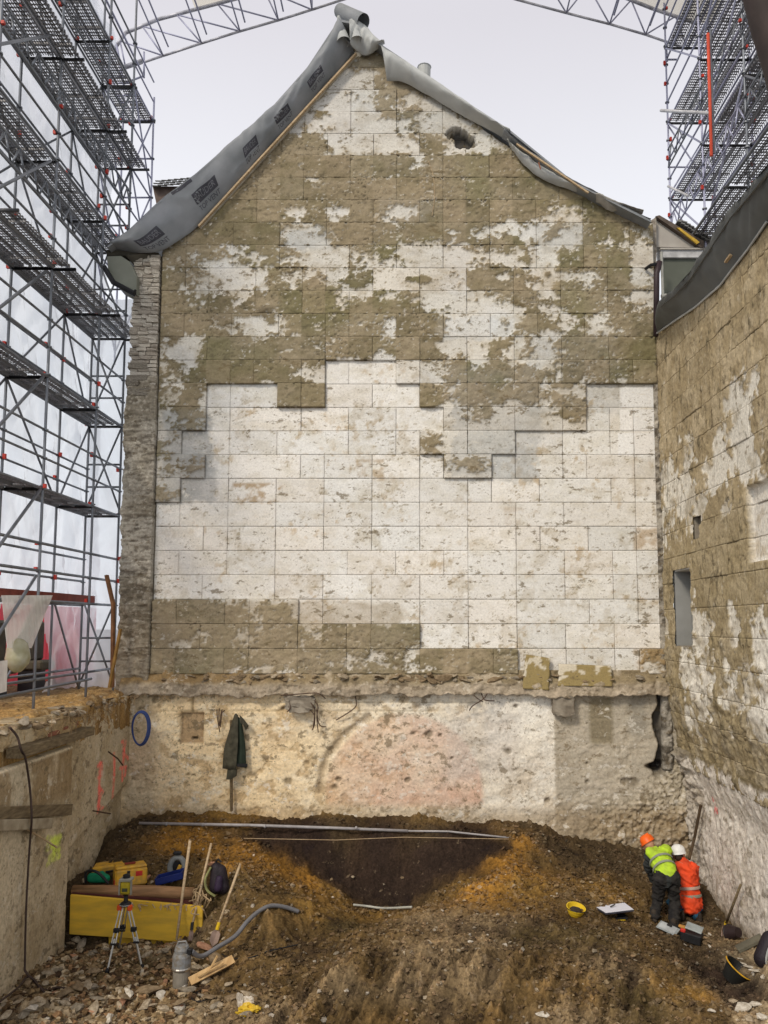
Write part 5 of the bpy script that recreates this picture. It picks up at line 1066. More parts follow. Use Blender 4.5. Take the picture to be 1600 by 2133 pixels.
S = [(hd2, hd2+Vector((0,.02,.02)), .098, .095), (hd2, hd2+Vector((-.03,.07,-.06)), .08, .06), (hd2+Vector((-.02,.12,-.02)), hd2+Vector((-.02,.14,-.03)), .016, .012), (hd2+Vector((.10,0,-.03)), hd2+Vector((.105,.0,.01)), .018, .015), (hd2+Vector((-.10,0,-.03)), hd2+Vector((-.105,.0,.01)), .018, .015), (nk2, hd2, .055, .06), (nk2, ch2, .09, .14), (ch2, ws2, .14, .125),
     (ws2, hL, .125, .12), (ws2, hR, .125, .12), (sL, ch2, .07, .12), (sR, ch2, .07, .12), (sL, eL, .052, .044), (eL, wL, .042, .03), (sR, eR, .052, .044), (eR, wR, .042, .03), (hL, kL, .09, .06), (kL, tL, .055, .04), (hR, kR, .09, .06), (kR, tR, .055, .04)]
hand(wL, (wL-eL), Vector((0,-.3,1)), S); hand(wR, (wR-eR), Vector((0,-.3,1)), S)
blob('body', S, SKIN, p2, .013, 2)
blob('jacket', [(nk2, ch2, .10, .16), (ch2, ws2, .165, .155), (ws2, hL.lerp(hR, .5)+Vector((0,0,.02)), .165, .19), (hL+Vector((.04,0,.03)), hR+Vector((-.04,0,.03)), .16, .16), (ws2+Vector((.06,0,0)), hR+Vector((-.02,0,.04)), .12, .15), (ws2+Vector((-.06,0,0)), hL+Vector((.02,0,.04)), .12, .15), (sL, ch2, .085, .13), (sR, ch2, .085, .13), (sL, eL, .075, .066), (eL, eL.lerp(wL, .92), .064, .05), (sR, eR, .075, .066), (eR, eR.lerp(wR, .92), .064, .05), (nk2, nk2+Vector((0,-.02,.05)), .07, .06)], ORJ, p2, .018, 2, .032)
band(ch2, ws2, 1.12, .204, p2, .05); band(ch2, ws2, .72, .196, p2, .05, mat('pale_tape', (.55, .40, .33), bump=0))
blob('trousers', [(hL, hR, .13, .13), (hL, kL, .115, .085), (kL, tL, .08, .065), (hR, kR, .115, .085), (kR, tR, .08, .065)], JEAN, p2, .018, 2, .025)
for t_ in (tL, tR): blob('shoe', [(t_+Vector((0,0,-.01)), t_+Vector((0,-.12,-.01)), .05, .045), (t_+Vector((0,-.12,-.03)), t_+Vector((0,-.13,.08)), .045, .035)], SHOE, p2, .016, 2)
helmet(hd2+Vector((0, 0, .025)), Vector((-.12, .1, 1)), Vector((-.3, 1, 0)), .122, WHT, p2)
blob('hair', [(hd2+Vector((0,-.03,-.03)), hd2+Vector((.02,-.02,-.08)), .085, .06)], HAIR, p2, .016, 2)

# tools and gear around them
bk = empty('yellow_bucket', gpx(1197, 1905), 'low round yellow bucket with dark earth in it on the open soil', 'bucket')
b_ = gpx(1197, 1908); YB_ = mat('yellow_bucket_plastic', (.80, .55, .03), rough=.4, var=.05, bump=0)
Rb = rotm(14, 8, 0); mb = MB(); mb.lathe(b_+Vector((0,0,.0)), [(.06, -.02), (.105, .03), (.135, .09), (.145, .135), (.158, .138), (.160, .155), (.145, .155), (.128, .10), (.07, .01)], 22, Rb); mb.build('bucket_shell', YB_, bk, smooth=False)
blob('earth_fill', [(b_+Rb @ Vector((-.03,0,.085)), b_+Rb @ Vector((.04,0,.09)), .075, .065)], SHOE, bk, .02, 1)
mb = MB(); mb.tube([b_+Rb @ Vector((.160*math.cos(t), .160*math.sin(t)*.9-.02, .14-.03*math.sin(t))) for t in np.linspace(math.pi, 2*math.pi, 10)], .006, 5); mb.build('handle', DARK, bk)
db = empty('drawing_board', gpx(1292, 1925), 'white drawing board lying on a yellow stand beside the dig', 'board')
yt = 14.0
quadslab([PY(1240,1890,yt+.25), PY(1301,1882,yt+.42), PY(1321,1896,yt-.05), PY(1262,1903,yt-.25)], .02, 'board_top', mat('dark_board_edge', (.06, .06, .08)), db, .003)
quadslab([PY(1241,1889,yt+.25), PY(1301,1881,yt+.42), PY(1320,1895,yt-.05), PY(1262,1902,yt-.25)], -.006, 'paper_sheet', mat('paper', (.80, .82, .92), rough=.6, var=.01, bump=0), db, 0)
mb = MB(); mb.beam(PY(1272,1893,yt+.07)+Vector((0,0,.03)), PY(1281,1888,yt+.17)+Vector((0,0,.03)), .02, .012); mb.build('pencil', DARK, db)
cs = PY(1291, 1905, yt+.05); gzz = gz_at(cs.x, cs.y)
mb = MB(); mb.beam(cs+Vector((0,0,-.02)), Vector((cs.x, cs.y, min(gzz, cs.z-.2)-.05)), .055, .05); mb.build('stand_post', YB_, db); roundbox('stand_foot', Vector((cs.x, cs.y-.03, gzz+.02)), (.15, .14, .05), YB_, db, None, .008); roundbox('stand_head', cs+Vector((0,.0,-.03)), (.22, .22, .03), DARK, db, None, .006)
cl1 = empty('clipboard', gpx(1392, 1940), 'grey clipboard with paper lying on the soil at the standing person\'s feet', 'clipboard')
o_ = gpx(1392, 1942)+Vector((0,0,.05)); R5 = rotm(8, 14, -35)
roundbox('board_plate', o_, (.32, .24, .01), mat('grey_plate', (.38, .42, .43), rough=.4, bump=0), cl1, R5, .002); roundbox('paper_sheet', o_+Vector((0,0,.009)), (.26, .19, .003), mat('grey_paper', (.50, .53, .54), bump=0), cl1, R5, 0); roundbox('clip', o_+R5 @ Vector((.0,.06,.02)), (.08, .04, .02), DARK, cl1, R5, .003)
tb = empty('tool_box', gpx(1440, 1965), 'open dark tool box with a grey lid and a red item beside the clipboard', 'tool box')
o_ = gpx(1440, 1962)+Vector((0,0,.08)); R6 = rotm(0, 8, -28)
roundbox('box_body', o_, (.34, .24, .14), DARK, tb, R6, .01); roundbox('lid', o_+R6 @ Vector((.03,.05,.13)), (.26, .18, .02), mat('grey_lid', (.36, .40, .40), rough=.4, bump=0), tb, rotm(14, 12, -30), .004)
roundbox('red_item', o_+R6 @ Vector((-.12,-.1,.09)), (.08, .06, .05), RS_, tb, R6, .01); roundbox('orange_item', o_+R6 @ Vector((-.16,.08,.08)), (.12, .07, .04), mat('ochre_item', (.5, .25, .06)), tb, R6, .01)
spade(PX(1543,1843,5.30), PX(1512,1925,5.22), PX(1505,1950,5.05), 'spade with dark brown handle leaning on the right wall', True, .05, True)
bb = empty('black_bucket', gpx(1530, 1962), 'small round black bucket lying at the foot of the right wall', 'bucket'); b_ = gpx(1530, 1960)+Vector((0,0,.10)); Rb = rotm(70, 0, 25)
mb = MB(); mb.lathe(b_, [(.075, .10), (.11, -.02), (.125, -.10), (.135, -.105), (.13, -.09), (.10, .0), (.07, .08)], 20, Rb); mb.build('bucket_shell', mat('dark_purple_plastic', (.03, .018, .018), rough=.5, bump=0), bb)
mb = MB(); mb.tube([b_+Rb @ Vector((.13*math.cos(t), .13*math.sin(t), -.10)) for t in np.linspace(0, 6.28, 20)[:-1]], .008, 5, closed=True); mb.build('rim', DARK, bb)
tub = empty('black_tub', gpx(1525, 2050), 'black mortar tub with a yellow rim tipped in the right trench', 'tub'); b_ = gpx(1527, 2040)+Vector((.02,.0,.05)); Rt = rotm(18, 32, 10)
mb = MB(); mb.lathe(b_, [(.13, -.10), (.19, .10), (.215, .12), (.215, .135), (.20, .135), (.17, .09), (.12, -.07)], 26, Rt); mb.build('tub_shell', mat('black_rubber', (.018, .018, .016), rough=.6, bump=0), tub)
mb = MB(); mb.tube([b_+Rt @ Vector((.218*math.cos(t), .218*math.sin(t), .13)) for t in np.linspace(math.radians(150), math.radians(330), 22)], .010, 6); mb.build('yellow_rim', mat('yellow_rim', (.75, .42, .03), bump=0), tub)
bk2 = empty('backpack', gpx(1590, 2010), 'black backpack with light grey stripes at the right edge of the picture', 'backpack'); c_ = gpx(1588, 2015)+Vector((.05,0,.22))
blob('bag_body', [(c_+Vector((-.03,0,-.12)), c_+Vector((.10,.05,.14)), .14, .12), (c_+Vector((.12,0,-.12)), c_+Vector((.2,.05,.1)), .14, .12)], mat('black_nylon', (.022, .016, .022)), bk2, .022, 3)
for off in (0, .10):
    mb = MB(); mb.tube(catmull([c_+Vector((.12+off*.6,-.10,.20)), c_+Vector((.00+off,-.16,.10)), c_+Vector((-.05+off,-.165,-.04)), c_+Vector((-.04+off,-.14,-.16))], 5), .016, 6); mb.build('stripe', mat('light_grey_webbing', (.5, .52, .5)), bk2)
pk = MB(); a = gpx(1536, 1985)+Vector((0,.0,.05)); b = gpx(1582, 1968)+Vector((.05,0,.10)); pk.beam(a, b, .20, .04); tag(pk.build('board', mat('grey_wet_board', (.16, .15, .11), rough=.6), None), 'grey board lying in front of the backpack at the right', 'board')
for (px, py, s, lb_) in [(1552,2012,.14,'white plastic scrap beside the tub rim'),(1566,2020,.18,'middle one of the white plastic scraps in front of the backpack'),(1580,2026,.2,'largest white plastic scrap, under the backpack'),(1545,2000,.09,'smallest white plastic scrap, behind the tub')]:
    p = gpx(px, py); o = link('plastic_scrap', RV[(8+random.randrange(4), 4)], None); o.location = p+Vector((0,0,.02)); o.scale = (s*1.6, s*.7, s*.35); o.rotation_euler = (0, .1, random.uniform(-.6,.2)); tag(o, lb_, 'scrap', 'white scraps beside the tub')
mb = MB(); mb.tube([PX(1460,1677,5.30), PY(1447,1745,15.9), PY(1436,1790,15.6)], .028, 7); tag(mb.build('stake', mat('dark_stake', (.10, .065, .035), bump=.3), None), 'dark wooden stake leaning in the corner behind the kneeling person', 'stake')

# ================================================================== ROOF MEMBRANES AND EAVES
MEMB = mat('grey_roof_membrane', (.30, .31, .325), col2=(.19, .205, .215), rough=.55, scale=1.6, bump=.12, bscale=6)
MEMB2 = mat('pale_membrane_underside', (.54, .55, .53), col2=(.40, .41, .40), rough=.6, scale=2, bump=.1, bscale=6)
INK = mat('dark_print', (.07, .07, .085), rough=.6, bump=0)
INKL = mat('light_lettering', (.21, .215, .235), rough=.6, bump=0)
roof = empty('roof_membrane', PY(735, 60, G), 'grey roofing membrane with dark printed blocks hanging over the left verge of the gable', 'membrane')
CR_ = 0.0
class Sheet:
    """surface between two matched lines of photograph points at given depths, with folds"""
    def __init__(s, A, B, bulge=.1, fold=.03, seed=1, nu=90, nv=14, fs=(3, .6)):
        s.A = [PY(*p) for p in A]; s.B = [PY(*p) for p in B]; s.bulge = bulge; s.fold = fold; s.seed = seed; s.nu = nu; s.nv = nv; s.fs = fs
    def line(s, L, u):
        k = u*(len(L)-1); i = int(min(max(k, 0), len(L)-1.0001)); t = k-i
        p0 = L[max(i-1, 0)]; p1 = L[i]; p2 = L[i+1]; p3 = L[min(i+2, len(L)-1)]
        return 0.5*((2*p1)+(-p0+p2)*t+(2*p0-5*p1+4*p2-p3)*t*t+(-p0+3*p1-3*p2+p3)*t**3)
    def at(s, u, v, off=0):
        p = s.line(s.A, u).lerp(s.line(s.B, u), v)
        f = float(fbm(np.array([u*s.fs[0]*4]), np.array([v*s.fs[1]*2+u*2]), 1.0, 3, s.seed)[0])
        c_ = abs(float(fbm(np.array([u*9+v*1.5]), np.array([v*.8-u*3]), 1.0, 2, s.seed+5)[0])); p.y -= s.bulge*math.sin(math.pi*v)+s.fold*f+off+.05*(1-min(1, c_*2.2))**2*math.sin(math.pi*v)
        return p
    def build(s, name, m, parent, thick=.008):
        P = np.array([[list(s.at(i/(s.nu-1), j/(s.nv-1))) for i in range(s.nu)] for j in range(s.nv)])
        nr, nc = P.shape[:2]; F = grid_faces(nr, nc); V = P.reshape(-1, 3); V2 = V+np.array([0, thick, 0]); i = np.arange(nr*nc).reshape(nr, nc)
        ring = np.concatenate([i[0, :], i[1:, -1], i[-1, -2::-1], i[-2:0:-1, 0]]); N = nr*nc; S = np.stack([ring, ring+N, np.roll(ring, -1)+N, np.roll(ring, -1)], -1)
        return link(name, mesh_np(name, np.concatenate([V, V2]), np.concatenate([F, F[:, ::-1]+N, S]), None, True), m, parent)
def text_mesh(txt):
    cu = bpy.data.curves.new('t', 'FONT'); cu.body = txt; cu.size = 1; o = bpy.data.objects.new('t', cu); COLL.objects.link(o)
    dg = bpy.context.evaluated_depsgraph_get(); me = bpy.data.meshes.new_from_object(o.evaluated_get(dg)); bpy.data.objects.remove(o)
    v = [(p.co.x, p.co.y) for p in me.vertices]; f = [tuple(p.vertices) for p in me.polygons]
    x0 = min(a for a, _ in v); x1 = max(a for a, _ in v); y0 = min(b for _, b in v); y1 = max(b for _, b in v)
    return [((a-x0)/(x1-x0), (b-y0)/(y1-y0)) for a, b in v], f
yo, yi = G-.48, G-.13
SL = Sheet([(222,509,yo),(262,482,yo),(330,418,yo),(400,366,yo),(478,298,yo),(520,262,yo),(560,228,yo),(600,186,yo),(640,138,yo),(680,86,yo),(706,36,yo)],
           [(226,521,yi),(325,526,yi-.05),(392,488,yi),(440,442,yi),(497,380,yi),(540,332,yi),(583,284,yi),(625,237,yi),(667,190,yi),(705,145,yi),(738,108,yi)], bulge=.10, fold=.05, seed=7)
SL.build('left_sheet', MEMB, roof)
T1 = text_mesh('BAUDER'); T2 = text_mesh('TOP VENT')
for (u0, u1, v0, v1) in [(.085,.155,.48,.74), (.275,.345,.42,.68), (.445,.515,.44,.70), (.605,.675,.44,.70), (.77,.84,.46,.70)]:
    n_ = 8; V = []; F = []
    for j in range(4):
        for i in range(n_): V.append(SL.at(u0+(u1-u0)*i/(n_-1), v0+(v1-v0)*j/3, .004))
    for j in range(3):
        for i in range(n_-1): a = j*n_+i; F.append((a, a+1, a+n_+1, a+n_))
    mb = MB(); mb.add(V, F); mb.build('print_block', INK, roof)
    mb = MB(); mb.add([SL.at(u0+(u1-u0)*(.08+.84*x), v1-(v1-v0)*(.22+.56*y), .008) for x, y in T1[0]], T1[1]); mb.build('print_lettering', INKL, roof)
    mb = MB(); w = (u1-u0); mb.add([SL.at(u0+w*(.02+.98*x), v1+.16-.11*y, .005) for x, y in T2[0]], T2[1]); mb.build('print_lettering', INK, roof)
u0, u1 = .235, .295; V = [SL.at(u0+(u1-u0)*i/5, .03+.10*j, .004) for j in range(2) for i in range(6)]; mb = MB(); mb.add(V, [(i, i+1, i+7, i+6) for i in range(5)]); mb.build('print_block', INK, roof)
mb = MB(); mb.beam(PY(414,472,yi-.07), PY(742,112,yi-.07), .075, .035); mb.build('batten', WOOD, roof)
mb = MB(); mb.beam(PY(418,476,yi-.02), PY(742,118,yi-.02), .035, .03); mb.build('batten', mat('grey_batten', (.42, .38, .30)), roof)
# right-hand sheet, ridge roll and folds
roof2 = empty('ridge_membrane', PY(735, 50, G), 'grey membrane rolled and folded over the ridge and down the right verge of the gable', 'membrane')
yo2 = G-.40
Sheet([(794,94,yo2),(830,117,yo2),(870,142,yo2),(950,196,yo2),(1010,238,yo2),(1062,268,yo2)], [(806,168,yi),(842,172,yi-.05),(895,200,yi-.05),(960,238,yi-.04),(1015,268,yi),(1060,292,yi)], bulge=.12, fold=.02, seed=9, nu=50, nv=10).build('upper_sheet', MEMB2, roof2)
Sheet([(1050,268,yo2),(1080,296,yo2),(1130,332,yo2),(1190,372,yo2),(1240,398,yo2),(1300,428,yo2),(1356,456,yo2)], [(1046,288,yi),(1076,312,yi),(1122,352,yi),(1180,388,yi),(1232,412,yi),(1296,442,yi),(1350,466,yi)], bulge=.05, fold=.03, seed=10, nu=50, nv=8).build('lower_sheet', MEMB, roof2)
Sheet([(1056,290,yo2+.1),(1090,318,yo2+.1),(1140,352,yo2+.1),(1215,396,yo2+.1)], [(1060,300,yi-.02),(1090,342,yi-.04),(1140,378,yi-.04),(1212,402,yi-.02)], bulge=.05, fold=.03, seed=12, nu=30, nv=8).build('hanging_flap', MEMB2, roof2)
mb = MB(); mb.beam(PY(1076,300,yo2-.03), PY(1226,402,yo2-.03), .045, .03); mb.build('batten', WOOD, roof2)
mb = MB(); mb.beam(PY(1122,338,yo2-.05), PY(1126,352,yo2-.05), .03, .02); mb.build('batten', mat('reddish_timber', (.3, .12, .07)), roof2)
Sheet([(1240,400,yo2-.03),(1262,408,yo2-.03),(1300,424,yo2-.03),(1340,438,yo2-.03)], [(1242,420,yi-.05),(1270,438,yi-.05),(1300,440,yi-.05),(1338,447,yi-.05)], bulge=.04, fold=.03, seed=13, nu=24, nv=6).build('white_flap', mat('dirty_white_sheet', (.52, .50, .46), col2=(.35, .33, .29)), roof2)
# ridge: roll lying across, with open cones below
mb = MB(); mb.tube([PY(708,22,yo2+.35), PY(732,34,yo2+.15), PY(757,46,yo2-.02)], [.15, .16, .17], 16, caps=False); mb.build('ridge_roll', MEMB, roof2, smooth=True)
def cone(p, q, r0, r1, a0, a1, name, m):
    p, q = Vector(p), Vector(q); d = (q-p).normalized(); x = d.cross(Vector((0,1,0))).normalized(); y = d.cross(x); V = []; n_ = 18; k_ = 8
    for j in range(k_):
        t = j/(k_-1); r = r0+(r1-r0)*t
        for i in range(n_): a = math.radians(a0+(a1-a0)*i/(n_-1)); V.append(p.lerp(q, t)+(x*math.cos(a)+y*math.sin(a))*r)
    mb = MB(); mb.add(V, [(j*n_+i, j*n_+i+1, (j+1)*n_+i+1, (j+1)*n_+i) for j in range(k_-1) for i in range(n_-1)]); return mb.build(name, m, roof2, smooth=True)
cone(PY(705,34,yo2+.1), PY(716,88,yo2), .03, .15, 0, 330, 'left_fold', MEMB2)
cone(PY(733,42,yo2), PY(742,84,yo2), .05, .14, -20, 330, 'middle_fold', MEMB2)
Sheet([(728,40,yo2-.1),(756,48,yo2),(780,74,yo2),(802,92,yo2)], [(730,92,yo2-.05),(746,108,yi-.1),(768,114,yi-.1),(800,92,yi-.1)], bulge=.10, fold=.02, seed=14, nu=30, nv=12).build('front_fold', MEMB2, roof2)
Sheet([(704,36,yo2+.1),(712,60,yo2),(722,82,yo2),(734,92,yo2)], [(712,70,yi),(718,92,yi),(728,104,yi),(738,112,yi)], bulge=.02, fold=.02, seed=15, nu=14, nv=6).build('dark_fold', MEMB, roof2)
# roof slopes behind the verges
house = empty('house_roof', PY(735, 60, G+2), 'roof slopes behind the gable, wrapped in grey membrane', 'roof')
def slope(pts, name, depth=7):
    mb = MB(); V = [PY(*p) for p in pts]; n = len(V); W_ = [v+Vector((0, depth, 0)) for v in V]; dn = Vector((0, 0, -.05)); A_ = V+W_+[v+dn for v in V]+[v+dn for v in W_]; fs = []
    for i in range(n-1): fs += [(i, i+1, n+i+1, n+i), (2*n+i, 3*n+i, 3*n+i+1, 2*n+i+1), (i, 2*n+i, 2*n+i+1, i+1)]
    mb.add(A_, fs); return mb.build(name, MEMB, house)
slope([(224,511,yo+.02),(262,484,yo+.02),(330,420,yo+.02),(400,368,yo+.02),(478,300,yo+.02),(560,230,yo+.02),(640,140,yo+.02),(706,40,yo+.02),(735,45,yo+.02)], 'left_slope')
slope([(735,46,yo2+.02),(800,96,yo2+.02),(870,143,yo2+.02),(950,198,yo2+.02),(1062,270,yo2+.02),(1190,374,yo2+.02),(1300,430,yo2+.02),(1356,458,yo2+.02)], 'right_slope')
mb = MB(); mb.lathe(PY(884,150,G+1.5), [(.14, -.3), (.15, .1), (.17, .12), (.05, .18)], 12); mb.build('vent_cap', MEMB2, house)

# left eaves: boxed soffit end and gutter
eave = empty('eaves_box', PY(250, 560, G), 'greenish grey boxed eaves end with a black gutter left of the pier', 'eaves')
ye = G-.30
quadslab([PY(222,532,ye), PY(262,530,ye), PY(282,560,ye+.1), PY(284,606,ye+.1)][::-1], .3, 'soffit_board', mat('soffit_grey', (.24, .25, .21), col2=(.17, .175, .14), rough=.7, scale=2, bump=.05), eave, 0) if False else None
mb = MB(); pts = [PY(222,534,ye), PY(252,533,ye), PY(270,545,ye), PY(285,575,ye), PY(284,612,ye), PY(242,590,ye), (PY(225,560,ye))]; n = len(pts); mb.add(pts+[p+Vector((0,.7,0)) for p in pts], [tuple(range(n)), tuple(range(n, 2*n))[::-1]]+[(i, (i+1) % n, n+(i+1) % n, n+i) for i in range(n)])
mb.build('soffit_board', mat('soffit_grey', (.26, .27, .22), col2=(.20, .205, .165), rough=.7, scale=2, bump=.05), eave)
mb = MB(); mb.tube([PY(216,555,ye-.05), PY(236,588,ye-.05), PY(281,612,ye-.05)], .055, 8); mb.build('gutter', DARK, eave); mb = MB(); mb.tube([PY(283,604,ye-.08), PY(275,612,ye-.1), PY(281,616,ye-.08)], .025, 6); mb.build('gutter_bracket', DARK, eave)
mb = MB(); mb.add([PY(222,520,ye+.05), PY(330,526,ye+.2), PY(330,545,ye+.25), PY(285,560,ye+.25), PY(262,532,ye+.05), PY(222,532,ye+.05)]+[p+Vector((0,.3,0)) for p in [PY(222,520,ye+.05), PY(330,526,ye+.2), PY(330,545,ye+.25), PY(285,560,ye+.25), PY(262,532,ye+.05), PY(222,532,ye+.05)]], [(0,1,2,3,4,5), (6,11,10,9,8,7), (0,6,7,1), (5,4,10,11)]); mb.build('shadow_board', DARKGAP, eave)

# neighbour's tiled roof corner on the left
til = empty('tiled_roof', PY(350, 395, 22), 'corner of a neighbouring roof with grey-brown tiles showing behind the membrane', 'roof')
TILE = mat('roof_tile', (.20, .20, .19), col2=(.12, .115, .11), rough=.7, scale=6); Yt = 22
quadslab([PY(318,388,Yt), PY(420,388,Yt), PY(420,450,Yt), PY(330,445,Yt)], .6, 'gable_face', mat('brown_fascia', (.16, .12, .10), col2=(.10, .07, .06)), til, 0)
for i in range(7):
    for j in range(3):
        a = PY(316+i*13+j*4, 387-j*5-i*1.2, Yt-.1+j*.3); mb = MB(); mb.beam(a, a+Vector((.24, .05, .02)), .30, .025, up=(0, -.5, 1)); mb.build('tile', TILE, til)

# right: end of the dormer / eaves of the neighbouring building
dm = empty('dormer_end', PY(1420, 520, 17.3), 'white-boarded eaves end with a dark verge board at the upper right of the gable', 'dormer'); Yd = 16.95
WB = mat('offwhite_board', (.50, .47, .42), col2=(.40, .37, .33), scale=2, bump=.05)
def poly(pts, Y_, th, name, m, parent):
    v = [PY(x, y, Y_) for x, y in pts]; n = len(v); mb = MB(); mb.add(v+[p+Vector((0, th, 0)) for p in v], [tuple(range(n)), tuple(range(n, 2*n))[::-1]]+[(i, (i+1) % n, n+(i+1) % n, n+i) for i in range(n)]); return mb.build(name, m, parent)
poly([(1366,455),(1374,462),(1460,512),(1460,516),(1368,514)], Yd, .3, 'triangle_board', WB, dm)
poly([(1376,516),(1468,516),(1462,536),(1378,536)], Yd-.05, .3, 'fascia_board', mat('white_fascia', (.62, .62, .62), bump=0), dm)
poly([(1376,516),(1468,516),(1468,519),(1376,519)], Yd-.09, .1, 'fascia_trim', WB, dm)
poly([(1382,538),(1450,538),(1440,600),(1384,632)], Yd+.02, .2, 'grey_panel', mat('dark_grey_panel', (.115, .125, .10), rough=.5, var=.05, bump=0), dm)
poly([(1366,450),(1374,448),(1466,502),(1466,516),(1458,514)], Yd-.12, .5, 'verge_board', mat('dark_verge', (.13, .10, .08)), dm)
poly([(1410,474),(1416,474),(1458,504),(1452,508)], Yd-.16, .04, 'yellow_strip', mat('yellow_strip', (.65, .42, .06), bump=0), dm)
for i in range(9): a = PY(1405+i*7, 470+i*4.6, Yd+.2); mb = MB(); mb.beam(a, a+Vector((.2, 0, -.06)), .5, .05); mb.build('tile', TILE, dm)
poly([(1354,460),(1367,452),(1368,560),(1356,520)], Yd-.16, .2, 'broken_plaster', mat('pale_broken_plaster', (.42, .38, .32), col2=(.16, .13, .1), scale=9), dm)
dp = MB(); dp.tube([PY(1374,545,G-.22), PY(1368,570,G-.22), PY(1367,700,G-.20)], .06, 10); o = dp.build('downpipe', mat('dark_downpipe', (.045, .028, .032), rough=.5), None, smooth=True); tag(o, 'dark downpipe in the corner under the white eaves end', 'pipe')
mb = MB(); mb.tube([PY(1378,525,G-.2), PY(1381,615,G-.2)], .03, 8); mb.tube([PY(1378,618,G-.2), PY(1388,616,G-.2)], .05, 8); tag(mb.build('pipe_stub', mat('pale_pipe', (.4, .4, .36)), None), 'short pale pipe beside the dark downpipe', 'pipe')
mb = MB(); mb.tube([PY(1345,560,G-.1), PY(1356,552,G-.25), PY(1367,550,G-.22)], .035, 7); tag(mb.build('iron_bracket', DARK, None), 'black iron bracket holding the downpipe to the gable', 'bracket')

# membrane along the top of the right wall
mr_ = empty('side_membrane', PX(1480, 600, XW), 'dark grey membrane hanging from the eaves along the top of the right wall', 'membrane')
class SheetX(Sheet):
    def __init__(s, A, B, **k):
        Sheet.__init__(s, [(1, 1, 1)], [(1, 1, 1)], **k); s.A = [Vector(p) for p in A]; s.B = [Vector(p) for p in B]
    def at(s, u, v, off=0):
        p = s.line(s.A, u).lerp(s.line(s.B, u), v); f = float(fbm(np.array([u*s.fs[0]*4]), np.array([v*s.fs[1]*2+u*2]), 1.0, 3, s.seed)[0]); p.x -= s.bulge*math.sin(math.pi*v)+s.fold*f+off; return p
def px_line(L): return [PX(*p) for p in L]
xo, xi = XW-.38, XW-.04
top_ = px_line([(1372,628,xo),(1400,606,xo),(1438,565,xo),(1480,500,xo),(1520,438,xo),(1560,390,xo),(1600,340,xo),(1680,240,xo)])
bot_ = px_line([(1371,694,xi),(1402,672,xi),(1450,640,xi),(1502,595,xi),(1530,558,xi),(1560,520,xi),(1600,462,xi),(1700,320,xi)])
sx_ = SheetX(top_, bot_, bulge=.06, fold=.05, seed=17, nu=80, nv=12, fs=(3, .5)); sx_.build('hanging_sheet', mat('dark_roof_membrane', (.145, .155, .155), col2=(.095, .10, .10), rough=.55, scale=1.5, bump=.15, bscale=5), mr_)
mb = MB(); V = top_+[p+Vector((3.2, 0, 1.6)) for p in top_]; n = len(top_); mb.add(V+[p+Vector((0,0,-.12)) for p in V], [(i, i+1, n+i+1, n+i) for i in range(n-1)]+[(2*n+i, 3*n+i, 3*n+i+1, 2*n+i+1) for i in range(n-1)]); mb.build('roof_slope', MEMB, mr_)
mb = MB(); mb.tube([p+Vector((-.02, 0, .0)) for p in bot_[:7]], .02, 6); mb.build('torn_hem', MEMB2, mr_)
mb = MB(); a = PX(1512,546,xi-.12); b = PX(1523,530,xi-.12); mb.beam(a, b, .05, .03); mb.build('batten', WOOD, mr_)

# ================================================================== SCAFFOLDS
def unit_tube(r, n=8):
    bm = bmesh.new(); bmesh.ops.create_cone(bm, cap_ends=True, segments=n, radius1=r, radius2=r, depth=1.0)
    me = bpy.data.meshes.new('tube'); bm.to_mesh(me); bm.free(); me.polygons.foreach_set('use_smooth', [len(p.vertices) == 4 for p in me.polygons]); return me
TU = {}
def tube_between(name, a, b, parent, r=.024, m=STEEL):
    key = (r, m.name)
    if key not in TU: me = unit_tube(r); me.materials.append(m); TU[key] = me
    a = Vector(a); b = Vector(b); d = b-a; o = link(name, TU[key], None, parent)
    o.location = (a+b)/2; o.rotation_euler = d.to_track_quat('Z', 'Y').to_euler(); o.scale = (1, 1, d.length); return o
def plank_mesh(w, m):
    """perforated steel plank, 1 m long along Y, open channel below with dark rails"""
    mb = MB(); t = .004
    mb.box((0, 0, .0), (w, 1, t)); mb.box((-w/2+.003, 0, -.03), (.006, 1, .06)); mb.box((w/2-.003, 0, -.03), (.006, 1, .06)); mb.box((0, 0, -.012), (.05, 1, .02))
    for k in (-.33, 0, .33): mb.box((0, k, -.03), (w-.014, .01, .04))
    me = bpy.data.meshes.new('plank'); me.from_pydata(mb.v, [], mb.f); me.materials.append(m); me.update(); return me
PLM = plank_mesh(.31, PERF)
DKST = mat('dark_steel', (.10, .10, .105), rough=.6, metal=.3, bump=0)
def deck(parent, x0, x1, y0, y1, z):
    n = max(1, round(abs(x1-x0)/.33)); w = (x1-x0)/n
    for i in range(n):
        o = link('deck_plank', PLM, None, parent); o.location = (x0+w*(i+.5), (y0+y1)/2, z); o.scale = (1, abs(y1-y0)-.06, 1)
    for y in (y0, y1): tube_between('transom', (x0-.06, y, z-.05), (x1+.06, y, z-.05), parent, .03, DKST)
wedge = {}
def node(parent, p, c=0):
    if parent.name not in wedge: wedge[parent.name] = (MB(), MB(), parent)
    wedge[parent.name][0].lathe(Vector(p), [(.055, -.012), (.055, .012)], 8)
    if random.random() < .5: wedge[parent.name][1].box(Vector(p)+Vector((random.choice((-.05, .05)), -.03, random.uniform(-.03, .06))), (.05, .05, random.uniform(.05, .10)))
SX, SO = -6.55, -7.28
scL = empty('scaffold', (-6.9, 15, -1.45), 'tall tube scaffold with perforated decks standing on the bank left of the pit', 'scaffold')
YS = [12.0, 14.1, 16.3, 17.75]; LV = [2.4, 4.4, 6.4, 8.4, 10.4, 12.4]
ztopL = 15.2
